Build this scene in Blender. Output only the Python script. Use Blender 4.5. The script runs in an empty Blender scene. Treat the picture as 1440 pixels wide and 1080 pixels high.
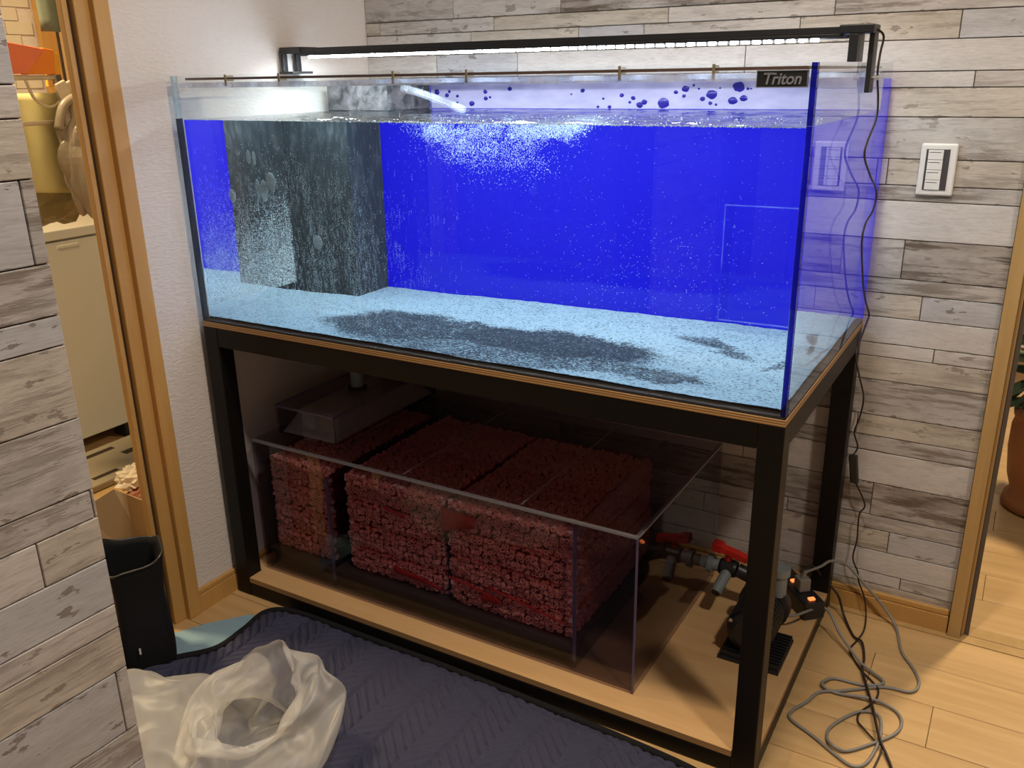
import bpy, bmesh, math, random
from mathutils import Vector, Matrix, noise
random.seed(7)
R = math.radians
S = bpy.context.scene
COL = S.collection

# ------------------------------------------------------------------ camera
cam_d = bpy.data.cameras.new('camera')
cam_d.sensor_width = 36.0
cam_d.lens = 1241.0 / 1440.0 * 36.0
cam_d.clip_start = 0.02
cam = bpy.data.objects.new('camera', cam_d)
cam.location = (1.5823, -1.3057, 1.2131)
cam.rotation_euler = (1.2347, 0.0162, 0.5293)
COL.objects.link(cam)
S.camera = cam

# ------------------------------------------------------------------ world, lamps, exposure
W = bpy.data.worlds.new('room_ambient')
S.world = W
W.use_nodes = True
W.node_tree.nodes['Background'].inputs[0].default_value = (1.0, 0.92, 0.84, 1)
W.node_tree.nodes['Background'].inputs[1].default_value = 0.11


def area_light(name, loc, size, power, col, target=None, shape='DISK'):
    d = bpy.data.lights.new(name, 'AREA')
    d.shape = shape
    d.size = size
    d.energy = power
    d.color = col
    o = bpy.data.objects.new(name, d)
    o.location = loc
    COL.objects.link(o)
    if target is not None:
        o.rotation_euler = (Vector(target) - Vector(loc)).to_track_quat('-Z', 'Y').to_euler()
    return o


area_light('ceiling_light', (1.26, -0.30, 2.40), 0.14, 18, (1.0, 0.84, 0.68))
area_light('added_fill_light', (2.15, -0.62, 2.35), 0.16, 17.0, (1.0, 0.86, 0.72))  # added unseen lamp that brightens the near wall
area_light('kitchen_light', (-0.85, -0.35, 2.30), 0.30, 44, (1.0, 0.74, 0.40))
area_light('hall_light', (1.93, 1.65, 2.25), 0.16, 42, (1.0, 0.80, 0.55))

S.view_settings.view_transform = 'Standard'
S.view_settings.look = 'None'
S.view_settings.gamma = 1.0
S.view_settings.exposure = 0.12
S.view_settings.use_curve_mapping = False
S.cycles.max_bounces = 14
S.cycles.transparent_max_bounces = 40
S.cycles.transmission_bounces = 12
S.cycles.glossy_bounces = 6
S.cycles.diffuse_bounces = 4
S.cycles.sample_clamp_indirect = 10.0
S.cycles.use_denoising = True


# ------------------------------------------------------------------ node helpers
class NT:
    def __init__(self, name):
        self.m = bpy.data.materials.new(name)
        self.m.use_nodes = True
        self.t = self.m.node_tree
        self.t.nodes.clear()
        self.out = self.t.nodes.new('ShaderNodeOutputMaterial')

    def n(self, kind, **kw):
        nd = self.t.nodes.new('ShaderNode' + kind)
        for k, v in kw.items():
            if k.startswith('i_'):
                key = k[2:]
                nd.inputs[int(key) if key.isdigit() else key.replace('_', ' ')].default_value = v
            else:
                setattr(nd, k, v)
        return nd

    def l(self, a, b):
        self.t.links.new(a, b)

    def math(self, op, a, b=None, clamp=False):
        nd = self.n('Math', operation=op, use_clamp=clamp)
        for i, v in enumerate((a, b)):
            if v is None:
                continue
            if isinstance(v, (int, float)):
                nd.inputs[i].default_value = v
            else:
                self.l(v, nd.inputs[i])
        return nd.outputs[0]

    def mix(self, fac, a, b):
        nd = self.n('Mix', data_type='RGBA')
        for i, v in ((0, fac), (6, a), (7, b)):
            if isinstance(v, (int, float)):
                nd.inputs[i].default_value = v
            elif isinstance(v, tuple):
                nd.inputs[i].default_value = v if len(v) == 4 else v + (1,)
            else:
                self.l(v, nd.inputs[i])
        return nd.outputs[2]

    def ramp(self, x, lo, hi):
        nd = self.n('MapRange', interpolation_type='SMOOTHSTEP')
        self.l(x, nd.inputs[0])
        nd.inputs[1].default_value = lo
        nd.inputs[2].default_value = hi
        return nd.outputs[0]

    def noise(self, vec, scale, detail=4, rough=0.55):
        nd = self.n('TexNoise')
        nd.inputs['Scale'].default_value = scale
        nd.inputs['Detail'].default_value = detail
        nd.inputs['Roughness'].default_value = rough
        if vec is not None:
            self.l(vec, nd.inputs['Vector'])
        return nd.outputs[0]

    def coords(self, scale=(1, 1, 1), rnd=True, kind='Object'):
        tc = self.n('TexCoord')
        mp = self.n('Mapping')
        mp.inputs['Scale'].default_value = scale
        v = tc.outputs[kind]
        if rnd:
            oi = self.n('ObjectInfo')
            vm = self.n('VectorMath', operation='MULTIPLY_ADD')
            cb = self.n('CombineXYZ')
            self.l(oi.outputs['Random'], cb.inputs[0])
            self.l(oi.outputs['Random'], cb.inputs[1])
            self.l(oi.outputs['Random'], cb.inputs[2])
            self.l(cb.outputs[0], vm.inputs[0])
            vm.inputs[1].default_value = (37.0, 19.0, 53.0)
            self.l(v, vm.inputs[2])
            v = vm.outputs[0]
        self.l(v, mp.inputs[0])
        return mp.outputs[0]

    def bsdf(self, color, rough=0.5, metal=0.0, bump=None, bump_d=0.002, spec=0.5, emis=None, emis_s=0.0):
        p = self.n('BsdfPrincipled')
        if isinstance(color, tuple):
            p.inputs['Base Color'].default_value = color if len(color) == 4 else color + (1,)
        else:
            self.l(color, p.inputs['Base Color'])
        if isinstance(rough, (int, float)):
            p.inputs['Roughness'].default_value = rough
        else:
            self.l(rough, p.inputs['Roughness'])
        p.inputs['Metallic'].default_value = metal
        p.inputs['Specular IOR Level'].default_value = spec
        if bump is not None:
            b = self.n('Bump')
            b.inputs['Strength'].default_value = 1.0
            b.inputs['Distance'].default_value = bump_d
            self.l(bump, b.inputs['Height'])
            self.l(b.outputs[0], p.inputs['Normal'])
        if emis is not None:
            p.inputs['Emission Color'].default_value = emis + (1,)
            p.inputs['Emission Strength'].default_value = emis_s
        self.l(p.outputs[0], self.out.inputs[0])
        return self.m


def plain(name, color, rough=0.5, metal=0.0, spec=0.5, var=0.12, scale=25.0, bump=0.0):
    t = NT(name)
    n = t.noise(t.coords(), scale, 4)
    dark = tuple(c * (1 - var) for c in color)
    lite = tuple(min(1, c * (1 + var)) for c in color)
    return t.bsdf(t.mix(n, dark, lite), rough, metal, n if bump else None, bump, spec)


def schlick(t, f0=0.04):
    lw = t.n('LayerWeight')
    lw.inputs[0].default_value = 0.5
    p = t.math('POWER', lw.outputs['Facing'], 5.0)
    return t.math('ADD', t.math('MULTIPLY', p, 1 - f0), f0, clamp=True)


def clear_sheet(name, tint, f0=0.04, rough=0.0, haze=0.0, hcol=(0.8, 0.85, 0.9), haze_scale=8.0):
    t = NT(name)
    tr = t.n('BsdfTransparent')
    tr.inputs[0].default_value = tint + (1,)
    gl = t.n('BsdfGlossy')
    gl.inputs['Roughness'].default_value = rough
    mx = t.n('MixShader')
    ge = t.n('NewGeometry')
    t.l(t.math('MULTIPLY', schlick(t, f0), t.math('SUBTRACT', 1.0, ge.outputs['Backfacing'])), mx.inputs[0])
    t.l(tr.outputs[0], mx.inputs[1])
    t.l(gl.outputs[0], mx.inputs[2])
    last = mx.outputs[0]
    if haze > 0:
        df = t.n('BsdfDiffuse')
        df.inputs[0].default_value = hcol + (1,)
        m2 = t.n('MixShader')
        n = t.noise(t.coords(), haze_scale, 5)
        t.l(t.math('MULTIPLY', t.ramp(n, 0.3, 0.75), haze), m2.inputs[0])
        t.l(last, m2.inputs[1])
        t.l(df.outputs[0], m2.inputs[2])
        last = m2.outputs[0]
    t.l(last, t.out.inputs[0])
    return t.m


def plank_mat(name, base, base2, brown, wear, chips=0.5):
    t = NT(name)
    n1 = t.noise(t.coords((7, 7, 75)), 1.0, 9, 0.70)
    n2 = t.noise(t.coords((22, 22, 55)), 1.0, 6, 0.62)
    n3 = t.noise(t.coords((3, 3, 14)), 1.0, 3, 0.5)
    n4 = t.noise(t.coords((16, 16, 40)), 1.0, 8, 0.65)
    tc = t.n('TexCoord')
    sp = t.n('SeparateXYZ')
    t.l(tc.outputs['Generated'], sp.inputs[0])
    ed = t.math('MULTIPLY', t.math('ABSOLUTE', t.math('SUBTRACT', sp.outputs[2], 0.5)), 2.0)
    tone = t.mix(t.ramp(n3, 0.3, 0.7), base, base2)
    fine = t.noise(t.coords((40, 40, 420)), 1.0, 4, 0.65)
    tone = t.mix(t.math('MULTIPLY', t.ramp(fine, 0.40, 0.75), 0.30), tone, brown)
    blot = t.ramp(n4, 0.46, 0.60)
    tone = t.mix(t.math('MULTIPLY', blot, 0.28 * (0.4 + wear)), tone, tuple(c * 0.55 for c in base2))
    zone = t.math('MULTIPLY', t.ramp(n3, 0.30, 0.58), wear)
    streak = t.math('MULTIPLY', t.ramp(n1, 0.48, 0.60), zone, clamp=True)
    chip = t.math('MULTIPLY', t.ramp(n2, 0.615, 0.645), chips, clamp=True)
    rim = t.math('MULTIPLY', t.ramp(t.math('ADD', ed, t.math('MULTIPLY', t.math('SUBTRACT', n2, 0.5), 1.6)), 1.02, 1.12), 0.35 + 0.6 * wear, clamp=True)
    mask = t.math('MAXIMUM', t.math('MAXIMUM', streak, chip), rim)
    col = t.mix(mask, tone, brown)
    return t.bsdf(col, 0.62, 0, t.math('SUBTRACT', 1.0, mask), 0.0006, spec=0.3)


def wood_mat(name, c1, c2, rough=0.45, scale=(3, 40, 40), bump=0.0003):
    t = NT(name)
    n = t.noise(t.coords(scale), 1.0, 6, 0.6)
    n2 = t.noise(t.coords(tuple(s * 0.25 for s in scale)), 1.0, 3, 0.5)
    col = t.mix(t.ramp(n, 0.3, 0.75), c1, c2)
    col = t.mix(t.math('MULTIPLY', t.ramp(n2, 0.4, 0.7), 0.35), col, tuple(c * 0.8 for c in c1))
    return t.bsdf(col, rough, 0, n, bump, spec=0.4)


M = {}
pb = (0.150, 0.118, 0.092)
M['plank_pale'] = plank_mat('plank_pale', (0.60, 0.565, 0.53), (0.53, 0.49, 0.455), pb, 0.35, 0.55)
M['plank_plain'] = plank_mat('plank_plain', (0.62, 0.59, 0.57), (0.585, 0.55, 0.525), pb, 0.06, 0.12)
M['plank_grey'] = plank_mat('plank_grey', (0.52, 0.515, 0.53), (0.47, 0.465, 0.475), pb, 0.12, 0.7)
M['plank_cream'] = plank_mat('plank_cream', (0.58, 0.53, 0.46), (0.50, 0.445, 0.375), pb, 0.45, 0.6)
M['plank_worn'] = plank_mat('plank_worn', (0.52, 0.49, 0.465), (0.45, 0.415, 0.385), (0.20, 0.165, 0.135), 0.85, 0.5)
M['plank_dark'] = plank_mat('plank_dark', (0.54, 0.51, 0.49), (0.33, 0.285, 0.25), (0.13, 0.10, 0.075), 1.0, 0.5)
M['joint'] = plain('joint_brown', (0.10, 0.078, 0.058), 0.9)  # brown backing that shows in the plank joints
t = NT('stucco_white')
nz = t.noise(t.coords((60, 60, 220), rnd=False), 1.0, 6, 0.6)
M['white_wall'] = t.bsdf(t.mix(nz, (0.68, 0.62, 0.575), (0.75, 0.69, 0.645)), 0.8, 0, nz, 0.0022, spec=0.2)
M['maple'] = wood_mat('maple_floor', (0.50, 0.315, 0.135), (0.62, 0.410, 0.190), 0.32)
M['maple_seam'] = plain('floor_seam', (0.20, 0.105, 0.035), 0.7)
M['trim'] = wood_mat('casing_wood', (0.52, 0.285, 0.085), (0.58, 0.325, 0.105), 0.42, (60, 60, 3))
M['trim_right'] = wood_mat('casing_wood_pale', (0.43, 0.27, 0.10), (0.50, 0.32, 0.13), 0.42, (60, 60, 3))
M['groove'] = plain('groove_dark', (0.035, 0.018, 0.008), 0.8)
M['glass'] = clear_sheet('clear_glass', (0.985, 0.995, 0.99))
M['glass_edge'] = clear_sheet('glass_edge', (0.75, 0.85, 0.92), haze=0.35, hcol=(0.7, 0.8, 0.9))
M['seam_reflection'] = clear_sheet('blue_edge_reflection', (0.10, 0.12, 0.62), haze=0.25, hcol=(0.015, 0.02, 0.22))  # backlight reflection in the right corner glass, put into the tint
M['seam_low'] = clear_sheet('slate_edge_tone', (0.20, 0.25, 0.30), haze=0.3, hcol=(0.06, 0.08, 0.10))  # dark tone seen in the left corner glass under water, put into colour
M['brace_glass'] = clear_sheet('led_glow_brace_glass', (0.90, 0.93, 1.0), haze=0.75, hcol=(0.70, 0.76, 0.92), haze_scale=14.0)  # milky haze puts the LED glow into the clear brace
M['lid_glass'] = clear_sheet('lid_glass', (0.97, 0.98, 0.98))
M['lid_edge'] = plain('lid_edge_brown', (0.10, 0.055, 0.04), 0.3)
M['smoke'] = clear_sheet('sump_acrylic', (0.80, 0.78, 0.82))
M['smoke_lid'] = clear_sheet('sump_lid_acrylic', (0.82, 0.80, 0.84))
M['bright_edge'] = plain('polished_acrylic_edge', (0.26, 0.25, 0.28), 0.25)
M['dull_edge'] = plain('purple_acrylic_edge', (0.12, 0.09, 0.17), 0.3)
M['steel'] = plain('black_steel', (0.006, 0.005, 0.0045), 0.42, 0.0, 0.22)
M['black'] = plain('black_plastic', (0.015, 0.015, 0.016), 0.4)
M['blackrough'] = plain('black_felt', (0.010, 0.010, 0.012), 0.9, spec=0.2)
M['mat_black'] = plain('black_rubber', (0.02, 0.02, 0.023), 0.7)
M['ply_face'] = wood_mat('plywood_face', (0.60, 0.36, 0.155), (0.70, 0.45, 0.215), 0.55, (4, 25, 25))
M['grey_pvc'] = plain('grey_pvc', (0.21, 0.24, 0.25), 0.4)
M['red_plastic'] = plain('red_valve_plastic', (0.60, 0.020, 0.012), 0.35)
M['white_plastic'] = plain('white_plastic', (0.72, 0.70, 0.68), 0.35, var=0.03)
M['silver'] = plain('silver_metal', (0.75, 0.76, 0.78), 0.25, 0.9)
M['brass'] = plain('pale_clip_plastic', (0.26, 0.21, 0.13), 0.4)
M['grey_cable'] = plain('grey_cable_sheath', (0.22, 0.21, 0.19), 0.45)
M['brown_cable'] = plain('dark_brown_cable', (0.025, 0.014, 0.012), 0.45)
t = NT('plywood_edge')
wv = t.n('TexWave', wave_type='BANDS', bands_direction='Z')
wv.inputs['Scale'].default_value = 75
wv.inputs['Distortion'].default_value = 0.6
t.l(t.coords(rnd=False), wv.inputs[0])
M['ply_edge'] = t.bsdf(t.mix(wv.outputs[0], (0.20, 0.085, 0.025), (0.58, 0.36, 0.15)), 0.6)
t = NT('led_light')
em = t.n('Emission')
em.inputs[0].default_value = (0.80, 0.92, 1.0, 1)
em.inputs[1].default_value = 60.0
t.l(em.outputs[0], t.out.inputs[0])
M['led'] = t.m
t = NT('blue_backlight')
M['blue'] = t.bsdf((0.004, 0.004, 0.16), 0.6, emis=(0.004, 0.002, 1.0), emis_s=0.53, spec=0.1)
t = NT('water_side')
g = t.n('BsdfGlass')
g.inputs['Color'].default_value = (0.985, 0.995, 1.0, 1)
g.inputs['Roughness'].default_value = 0.0
g.inputs['IOR'].default_value = 1.33
t.l(g.outputs[0], t.out.inputs[0])
M['water_side'] = t.m
t = NT('water_top')
tr = t.n('BsdfTransparent')
tr.inputs[0].default_value = (0.97, 0.99, 1, 1)
gl = t.n('BsdfGlossy')
gl.inputs['Roughness'].default_value = 0.03
bp_ = t.n('Bump')
bp_.inputs['Strength'].default_value = 0.5
bp_.inputs['Distance'].default_value = 0.004
t.l(t.noise(t.coords((1, 1, 1), rnd=False), 45.0, 3), bp_.inputs['Height'])
t.l(bp_.outputs[0], gl.inputs['Normal'])
mx = t.n('MixShader')
t.l(schlick(t, 0.03), mx.inputs[0])
t.l(tr.outputs[0], mx.inputs[1])
t.l(gl.outputs[0], mx.inputs[2])
t.l(mx.outputs[0], t.out.inputs[0])
M['water_top'] = t.m


# ------------------------------------------------------------------ mesh helpers
class MB:
    def __init__(self):
        self.v = []
        self.f = []
        self.mi = []
        self.cur = 0

    def add(self, vs, fs):
        b = len(self.v)
        self.v += [tuple(x) for x in vs]
        self.f += [tuple(i + b for i in q) for q in fs]
        self.mi += [self.cur] * len(fs)
        return self

    def box(self, x0, y0, z0, x1, y1, z1):
        vs = [(x, y, z) for z in (z0, z1) for y in (y0, y1) for x in (x0, x1)]
        return self.add(vs, [(0, 2, 3, 1), (4, 5, 7, 6), (0, 1, 5, 4), (2, 6, 7, 3), (0, 4, 6, 2), (1, 3, 7, 5)])

    def obox(self, c, ax, ay, az):
        c, ax, ay, az = map(Vector, (c, ax, ay, az))
        vs = [c + ax * a + ay * b + az * d for d in (-1, 1) for b in (-1, 1) for a in (-1, 1)]
        return self.add(vs, [(0, 2, 3, 1), (4, 5, 7, 6), (0, 1, 5, 4), (2, 6, 7, 3), (0, 4, 6, 2), (1, 3, 7, 5)])

    def tube(self, pts, r, n=8, caps=True, closed=False):
        pts = [Vector(p) for p in pts]
        m = len(pts)
        rs = r if isinstance(r, (list, tuple)) else [r] * m
        up = None
        vs, fs = [], []
        for i, p in enumerate(pts):
            d = (pts[min(i + 1, m - 1)] - pts[max(i - 1, 0)])
            if d.length < 1e-9:
                d = Vector((0, 0, 1))
            d.normalize()
            if up is None:
                up = Vector((0, 0, 1)) if abs(d.z) < 0.9 else Vector((1, 0, 0))
            a = d.cross(up)
            if a.length < 1e-6:
                a = d.cross(Vector((0.3, 1, 0.2)))
            a.normalize()
            b = a.cross(d).normalized()
            up = b
            for k in range(n):
                th = 2 * math.pi * k / n
                vs.append(p + (a * math.cos(th) + b * math.sin(th)) * rs[i])
        for i in range(m - 1):
            for k in range(n):
                fs.append((i * n + k, i * n + (k + 1) % n, (i + 1) * n + (k + 1) % n, (i + 1) * n + k))
        if caps:
            fs.append(tuple(range(n - 1, -1, -1)))
            fs.append(tuple((m - 1) * n + k for k in range(n)))
        return self.add(vs, fs)

    def lathe(self, prof, c=(0, 0, 0), n=24, axis='Z'):
        c = Vector(c)
        vs, fs = [], []
        for r, z in prof:
            for k in range(n):
                th = 2 * math.pi * k / n
                p = Vector((r * math.cos(th), r * math.sin(th), z))
                if axis == 'Y':
                    p = Vector((p.x, p.z, p.y))
                elif axis == 'X':
                    p = Vector((p.z, p.x, p.y))
                vs.append(c + p)
        for i in range(len(prof) - 1):
            for k in range(n):
                fs.append((i * n + k, i * n + (k + 1) % n, (i + 1) * n + (k + 1) % n, (i + 1) * n + k))
        fs.append(tuple(range(n - 1, -1, -1)))
        fs.append(tuple((len(prof) - 1) * n + k for k in range(n)))
        return self.add(vs, fs)

    def grid(self, fn, nu, nv, wrap=False):
        vs = [fn(i / nu, j / nv) for j in range(nv + 1) for i in range(nu + 1)]
        fs = []
        for j in range(nv):
            for i in range(nu):
                a = j * (nu + 1) + i
                fs.append((a, a + 1, a + nu + 2, a + nu + 1))
        return self.add(vs, fs)

    def prism(self, poly, z0, z1):
        n = len(poly)
        vs = [(x, y, z0) for x, y in poly] + [(x, y, z1) for x, y in poly]
        fs = [tuple(range(n - 1, -1, -1)), tuple(range(n, 2 * n))]
        fs += [(i, (i + 1) % n, n + (i + 1) % n, n + i) for i in range(n)]
        return self.add(vs, fs)

    def ico(self, c, r):
        c = Vector(c)
        vs = [c + Vector(p) * r for p in ((1, 0, 0), (-1, 0, 0), (0, 1, 0), (0, -1, 0), (0, 0, 1), (0, 0, -1))]
        return self.add(vs, [(0, 2, 4), (2, 1, 4), (1, 3, 4), (3, 0, 4), (2, 0, 5), (1, 2, 5), (3, 1, 5), (0, 3, 5)])

    def build(self, name, mats, parent=None, bev=0.0, smooth=False, origin=None, kind=None, solid=0.0, seg=2):
        me = bpy.data.meshes.new(name)
        off = Vector(origin) if origin is not None else Vector((0, 0, 0))
        me.from_pydata([tuple(Vector(p) - off) for p in self.v], [], self.f)
        if not isinstance(mats, (list, tuple)):
            mats = [mats]
        for m in mats:
            me.materials.append(M[m] if isinstance(m, str) else m)
        if len(mats) > 1:
            me.polygons.foreach_set('material_index', self.mi)
        if smooth:
            me.polygons.foreach_set('use_smooth', [True] * len(me.polygons))
        me.update()
        o = bpy.data.objects.new(name, me)
        o.location = off
        COL.objects.link(o)
        if bev:
            b = o.modifiers.new('bevel', 'BEVEL')
            b.width = bev
            b.segments = seg
            b.limit_method = 'ANGLE'
        if solid:
            s = o.modifiers.new('thickness', 'SOLIDIFY')
            s.thickness = solid
        if parent is not None:
            o.parent = parent
            o.matrix_parent_inverse = Matrix.Identity(4)
            o.location = off - Vector(world_of(parent))
        if kind:
            o['kind'] = kind
        return o


def world_of(o):
    p = Vector(o.location)
    while o.parent is not None:
        o = o.parent
        p = p + Vector(o.location)
    return p


def box(name, m, x0, y0, z0, x1, y1, z1, parent=None, bev=0.0, kind=None):
    c = ((x0 + x1) / 2, (y0 + y1) / 2, (z0 + z1) / 2)
    return MB().box(x0, y0, z0, x1, y1, z1).build(name, m, parent, bev, origin=c, kind=kind)


def empty(name, loc, label=None, cat=None, group=None):
    o = bpy.data.objects.new(name, None)
    o.empty_display_size = 0.05
    o.location = loc
    COL.objects.link(o)
    return tag(o, label, cat, group)


def tag(o, label=None, cat=None, group=None, kind=None):
    for k, v in (('label', label), ('category', cat), ('group', group), ('kind', kind)):
        if v:
            o[k] = v
    return o


def smooth_path(pts, sub=8):
    P = [Vector(p) for p in pts]
    out = []
    for i in range(len(P) - 1):
        p0, p1, p2, p3 = P[max(i - 1, 0)], P[i], P[i + 1], P[min(i + 2, len(P) - 1)]
        for k in range(sub):
            u = k / sub
            out.append(0.5 * ((2 * p1) + (p2 - p0) * u + (2 * p0 - 5 * p1 + 4 * p2 - p3) * u * u + (3 * p1 - p0 - 3 * p2 + p3) * u ** 3))
    out.append(P[-1])
    return out


# ================================================================== SETTING
XL, YB = -0.02, 0.67
wall_back = tag(box('wall_back', 'joint', XL - 0.10, YB + 0.003, 0, 1.60, YB + 0.05, 2.45), 'weathered white plank wall behind the aquarium', None, kind='structure')
ROWS = [1.679, 1.598, 1.541, 1.511, 1.431, 1.349, 1.317, 1.266, 1.208, 1.178, 1.123, 1.042, .990, .959, .880, .798, .765, .713, .655, .625, .572, .490, .441, .404, .328, .248, .213, .160, .102, .073, .002]
SEAM = {1.431: [.26, .56, 1.361], 1.349: [.027, .377, .825, 1.176], 1.317: [.08, .31, .607, .769, 1.11, 1.408], 1.266: [.204, .442, 1.001],
        1.208: [.42, .93, 1.445], 1.178: [.70], 1.123: [.35, 1.0], 1.042: [.55, 1.31], .990: [.85], .959: [.40, 1.06]}
KIND = {1.431: ['worn', 'pale', 'dark', 'dark'], 1.349: ['cream', 'pale', 'cream', 'pale', 'worn'], 1.317: ['pale', 'pale', 'cream', 'grey', 'pale', 'cream', 'grey'],
        1.266: ['pale', 'grey', 'plain', 'plain'], 1.208: ['pale', 'pale', 'plain', 'pale'], 1.178: ['pale', 'cream'], 1.123: ['worn', 'pale', 'worn'],
        1.042: ['pale', 'plain', 'cream'], .990: ['worn', 'worn'], .959: ['plain', 'plain', 'plain']}
KEYS = sorted(SEAM, reverse=True)


def row_key(z):
    while z > 1.50:
        z -= 0.5525
    while z < 0.93:
        z += 0.5525
    return min(KEYS, key=lambda k: abs(k - z))


def plank(parent, m, c, hx, hz, rot=0.0, depth=0.004):
    o = MB().box(-hx, -depth / 2, -hz, hx, depth / 2, hz).build('plank', m, None, 0.0008, seg=1)
    o.parent = parent
    o.location = Vector(c) - Vector(parent.location)
    o.rotation_euler = (0, 0, rot)
    return o


wall_back_rows = list(zip(ROWS[:-1], ROWS[1:]))
for zt_, zb_ in wall_back_rows:
    k = row_key(zt_)
    xs = [XL + 0.001] + SEAM[k] + [1.557]
    for i in range(len(xs) - 1):
        g = 0.0009
        plank(wall_back, 'plank_' + KIND[k][i], ((xs[i] + xs[i + 1]) / 2, YB + 0.0015, (zt_ + zb_) / 2), (xs[i + 1] - xs[i]) / 2 - g, (zt_ - zb_) / 2 - g)

# the near wall, papered with the same planks, on the left of the picture
NW = Vector((0.757, -0.797, 0))
ang = math.atan2(0.9991, 0.0431)
nd_ = Vector((0.0431, 0.9991, 0))
nn_ = Vector((0.9991, -0.0431, 0))
cN = NW - nd_ * 0.30 - nn_ * 0.055
wall_near = MB().obox(cN, nd_ * 0.2995, nn_ * 0.050, (0, 0, 1.225)).build('wall_near', 'joint', None, origin=None)
wall_near.location.z = 1.225
tag(wall_near, 'near end of a wall covered in weathered white planks', None, kind='structure')
NSEAM = {1.123: [.015], 1.349: [.004], 1.317: [.07], 1.431: [.11]}
NK = {1.431: ['worn', 'worn'], 1.349: ['cream', 'worn'], 1.317: ['cream', 'pale'], 1.266: ['grey'], 1.208: ['pale'], 1.178: ['cream'], 1.123: ['worn', 'grey'],
      1.042: ['worn'], .990: ['grey'], .959: ['cream']}
for zt_, zb_ in wall_back_rows:
    k = row_key(zt_)
    ss = [0.0] + NSEAM.get(k, []) + [0.28, 0.595]
    ks = NK[k] + [NK[k][-1]]
    for i in range(len(ss) - 1):
        mid = (ss[i] + ss[i + 1]) / 2
        p = NW - nd_ * mid - nn_ * 0.002
        o = plank(wall_near, 'plank_' + ks[min(i, len(ks) - 1)], (0, 0, 0), (ss[i + 1] - ss[i]) / 2 - 0.0007, (zt_ - zb_) / 2 - 0.0007, ang, 0.005)
        o.location = Vector((p.x, p.y, (zt_ + zb_) / 2 + 0.005)) - Vector(wall_near.location)

# white wall on the left, with the doorway to the kitchen
wall_left = tag(box('wall_left', 'white_wall', XL - 0.025, -0.14, 0, XL, YB + 0.003, 2.45), 'white stucco wall between the kitchen door and the corner', None, kind='structure')
for i, (m, x0, y0, x1, y1) in enumerate([('trim', -0.042, -0.146, -0.006, -0.112), ('trim', -0.046, -0.178, -0.020, -0.146), ('groove', -0.046, -0.184, -0.032, -0.178), ('trim', -0.046, -0.196, -0.030, -0.184)]):
    tag(box('trim_%d' % (i + 1), m, x0, y0, 0, x1, y1, 2.1, bev=0.002), None, None, kind='structure')
bb = tag(box('baseboard_left', 'trim', XL, -0.112, 0, XL + 0.012, YB - 0.014, 0.045, bev=0.001), None, None, kind='structure')
box('cap_moulding', 'trim', XL, -0.112, 0.046, XL + 0.010, YB - 0.014, 0.058, bb, 0.002)
bb = tag(box('baseboard_back', 'trim', XL + 0.013, YB - 0.013, 0, 1.555, YB, 0.042, bev=0.001), None, None, kind='structure')
box('cap_moulding', 'trim', XL + 0.013, YB - 0.010, 0.043, 1.555, YB, 0.056, bb, 0.002)
for i, (m, x0, y0, x1, y1) in enumerate([('trim_right', 1.557, 0.648, 1.583, 0.74), ('trim_right', 1.583, 0.664, 1.590, 0.72), ('groove', 1.583, 0.70, 1.597, 0.745)]):
    tag(box('trim_%d' % (i + 5), m, x0, y0, 0, x1, y1, 2.1, bev=0.0015), None, None, kind='structure')

# floor boards
floor = tag(box('floor', 'maple_seam', -1.75, -1.9, -0.03, 3.2, 4.0, -0.004), 'pale maple floorboards running through the rooms', None, kind='structure')


def boards(y0, y1, x0, x1, step, seed):
    rng = random.Random(seed)
    y = y0
    while y < y1 - 0.01:
        x = x0 - rng.random() * 0.8
        while x < x1:
            xe = x + 0.91
            a, b = max(x, x0), min(xe, x1)
            if b - a > 0.05:
                o = MB().box(-(b - a) / 2 + .0006, -step / 2 + .0007, -0.004, (b - a) / 2 - .0006, step / 2 - .0007, 0.0).build('floorboard', 'maple', None, 0.0008, seg=1)
                o.parent = floor
                o.location = Vector(((a + b) / 2, y + step / 2, 0)) - Vector(floor.location)
            x = xe
        y += step


boards(0.638 - 0.131 * 16, 0.638, -1.7, 2.4, 0.131, 3)
boards(0.712, 0.712 + 0.1315 * 14, 1.30, 2.6, 0.1315, 5)
sill = box('door_sill', 'trim_right', 1.30, 0.640, -0.006, 2.6, 0.671, 0.0005, floor, 0.001)
box('door_sill', 'trim_right', 1.30, 0.673, -0.006, 2.6, 0.711, 0.0005, floor, 0.001)
tag(box('wall_hall', 'white_wall', 0.9, 3.2, 0, 3.2, 3.25, 2.45), 'plain wall of the room beyond the right doorway', None, kind='structure')

# kitchen shell
wall_kitchen = tag(box('wall_kitchen', 'white_wall', -1.80, -1.6, 0, -1.75, 1.9, 2.45), 'cream kitchen wall seen through the left doorway', None, kind='structure')

# ================================================================== STAND
stand = empty('aquarium_stand', (0.65, 0.325, 0), 'black steel frame stand with plywood boards under the aquarium', 'stand')
D = 0.655
L = 0.042
for x in (0, 1.3 - L):
    for y in (0, D - L):
        box('leg', 'steel', x, y, 0.0, x + L, y + L, 0.690, stand, 0.002)
for z0, z1, nm in ((0.646, 0.690, 'top_beam'), (0.002, 0.036, 'bottom_beam')):
    box(nm, 'steel', L, 0.0005, z0, 1.3 - L, L, z1, stand, 0.002)
    box(nm, 'steel', L, D - L, z0, 1.3 - L, D - .0005, z1, stand, 0.002)
    box(nm, 'steel', 0.0005, L, z0, L, D - L, z1, stand, 0.002)
    box(nm, 'steel', 1.3 - L, L, z0, 1.2995, D - L, z1, stand, 0.002)


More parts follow.
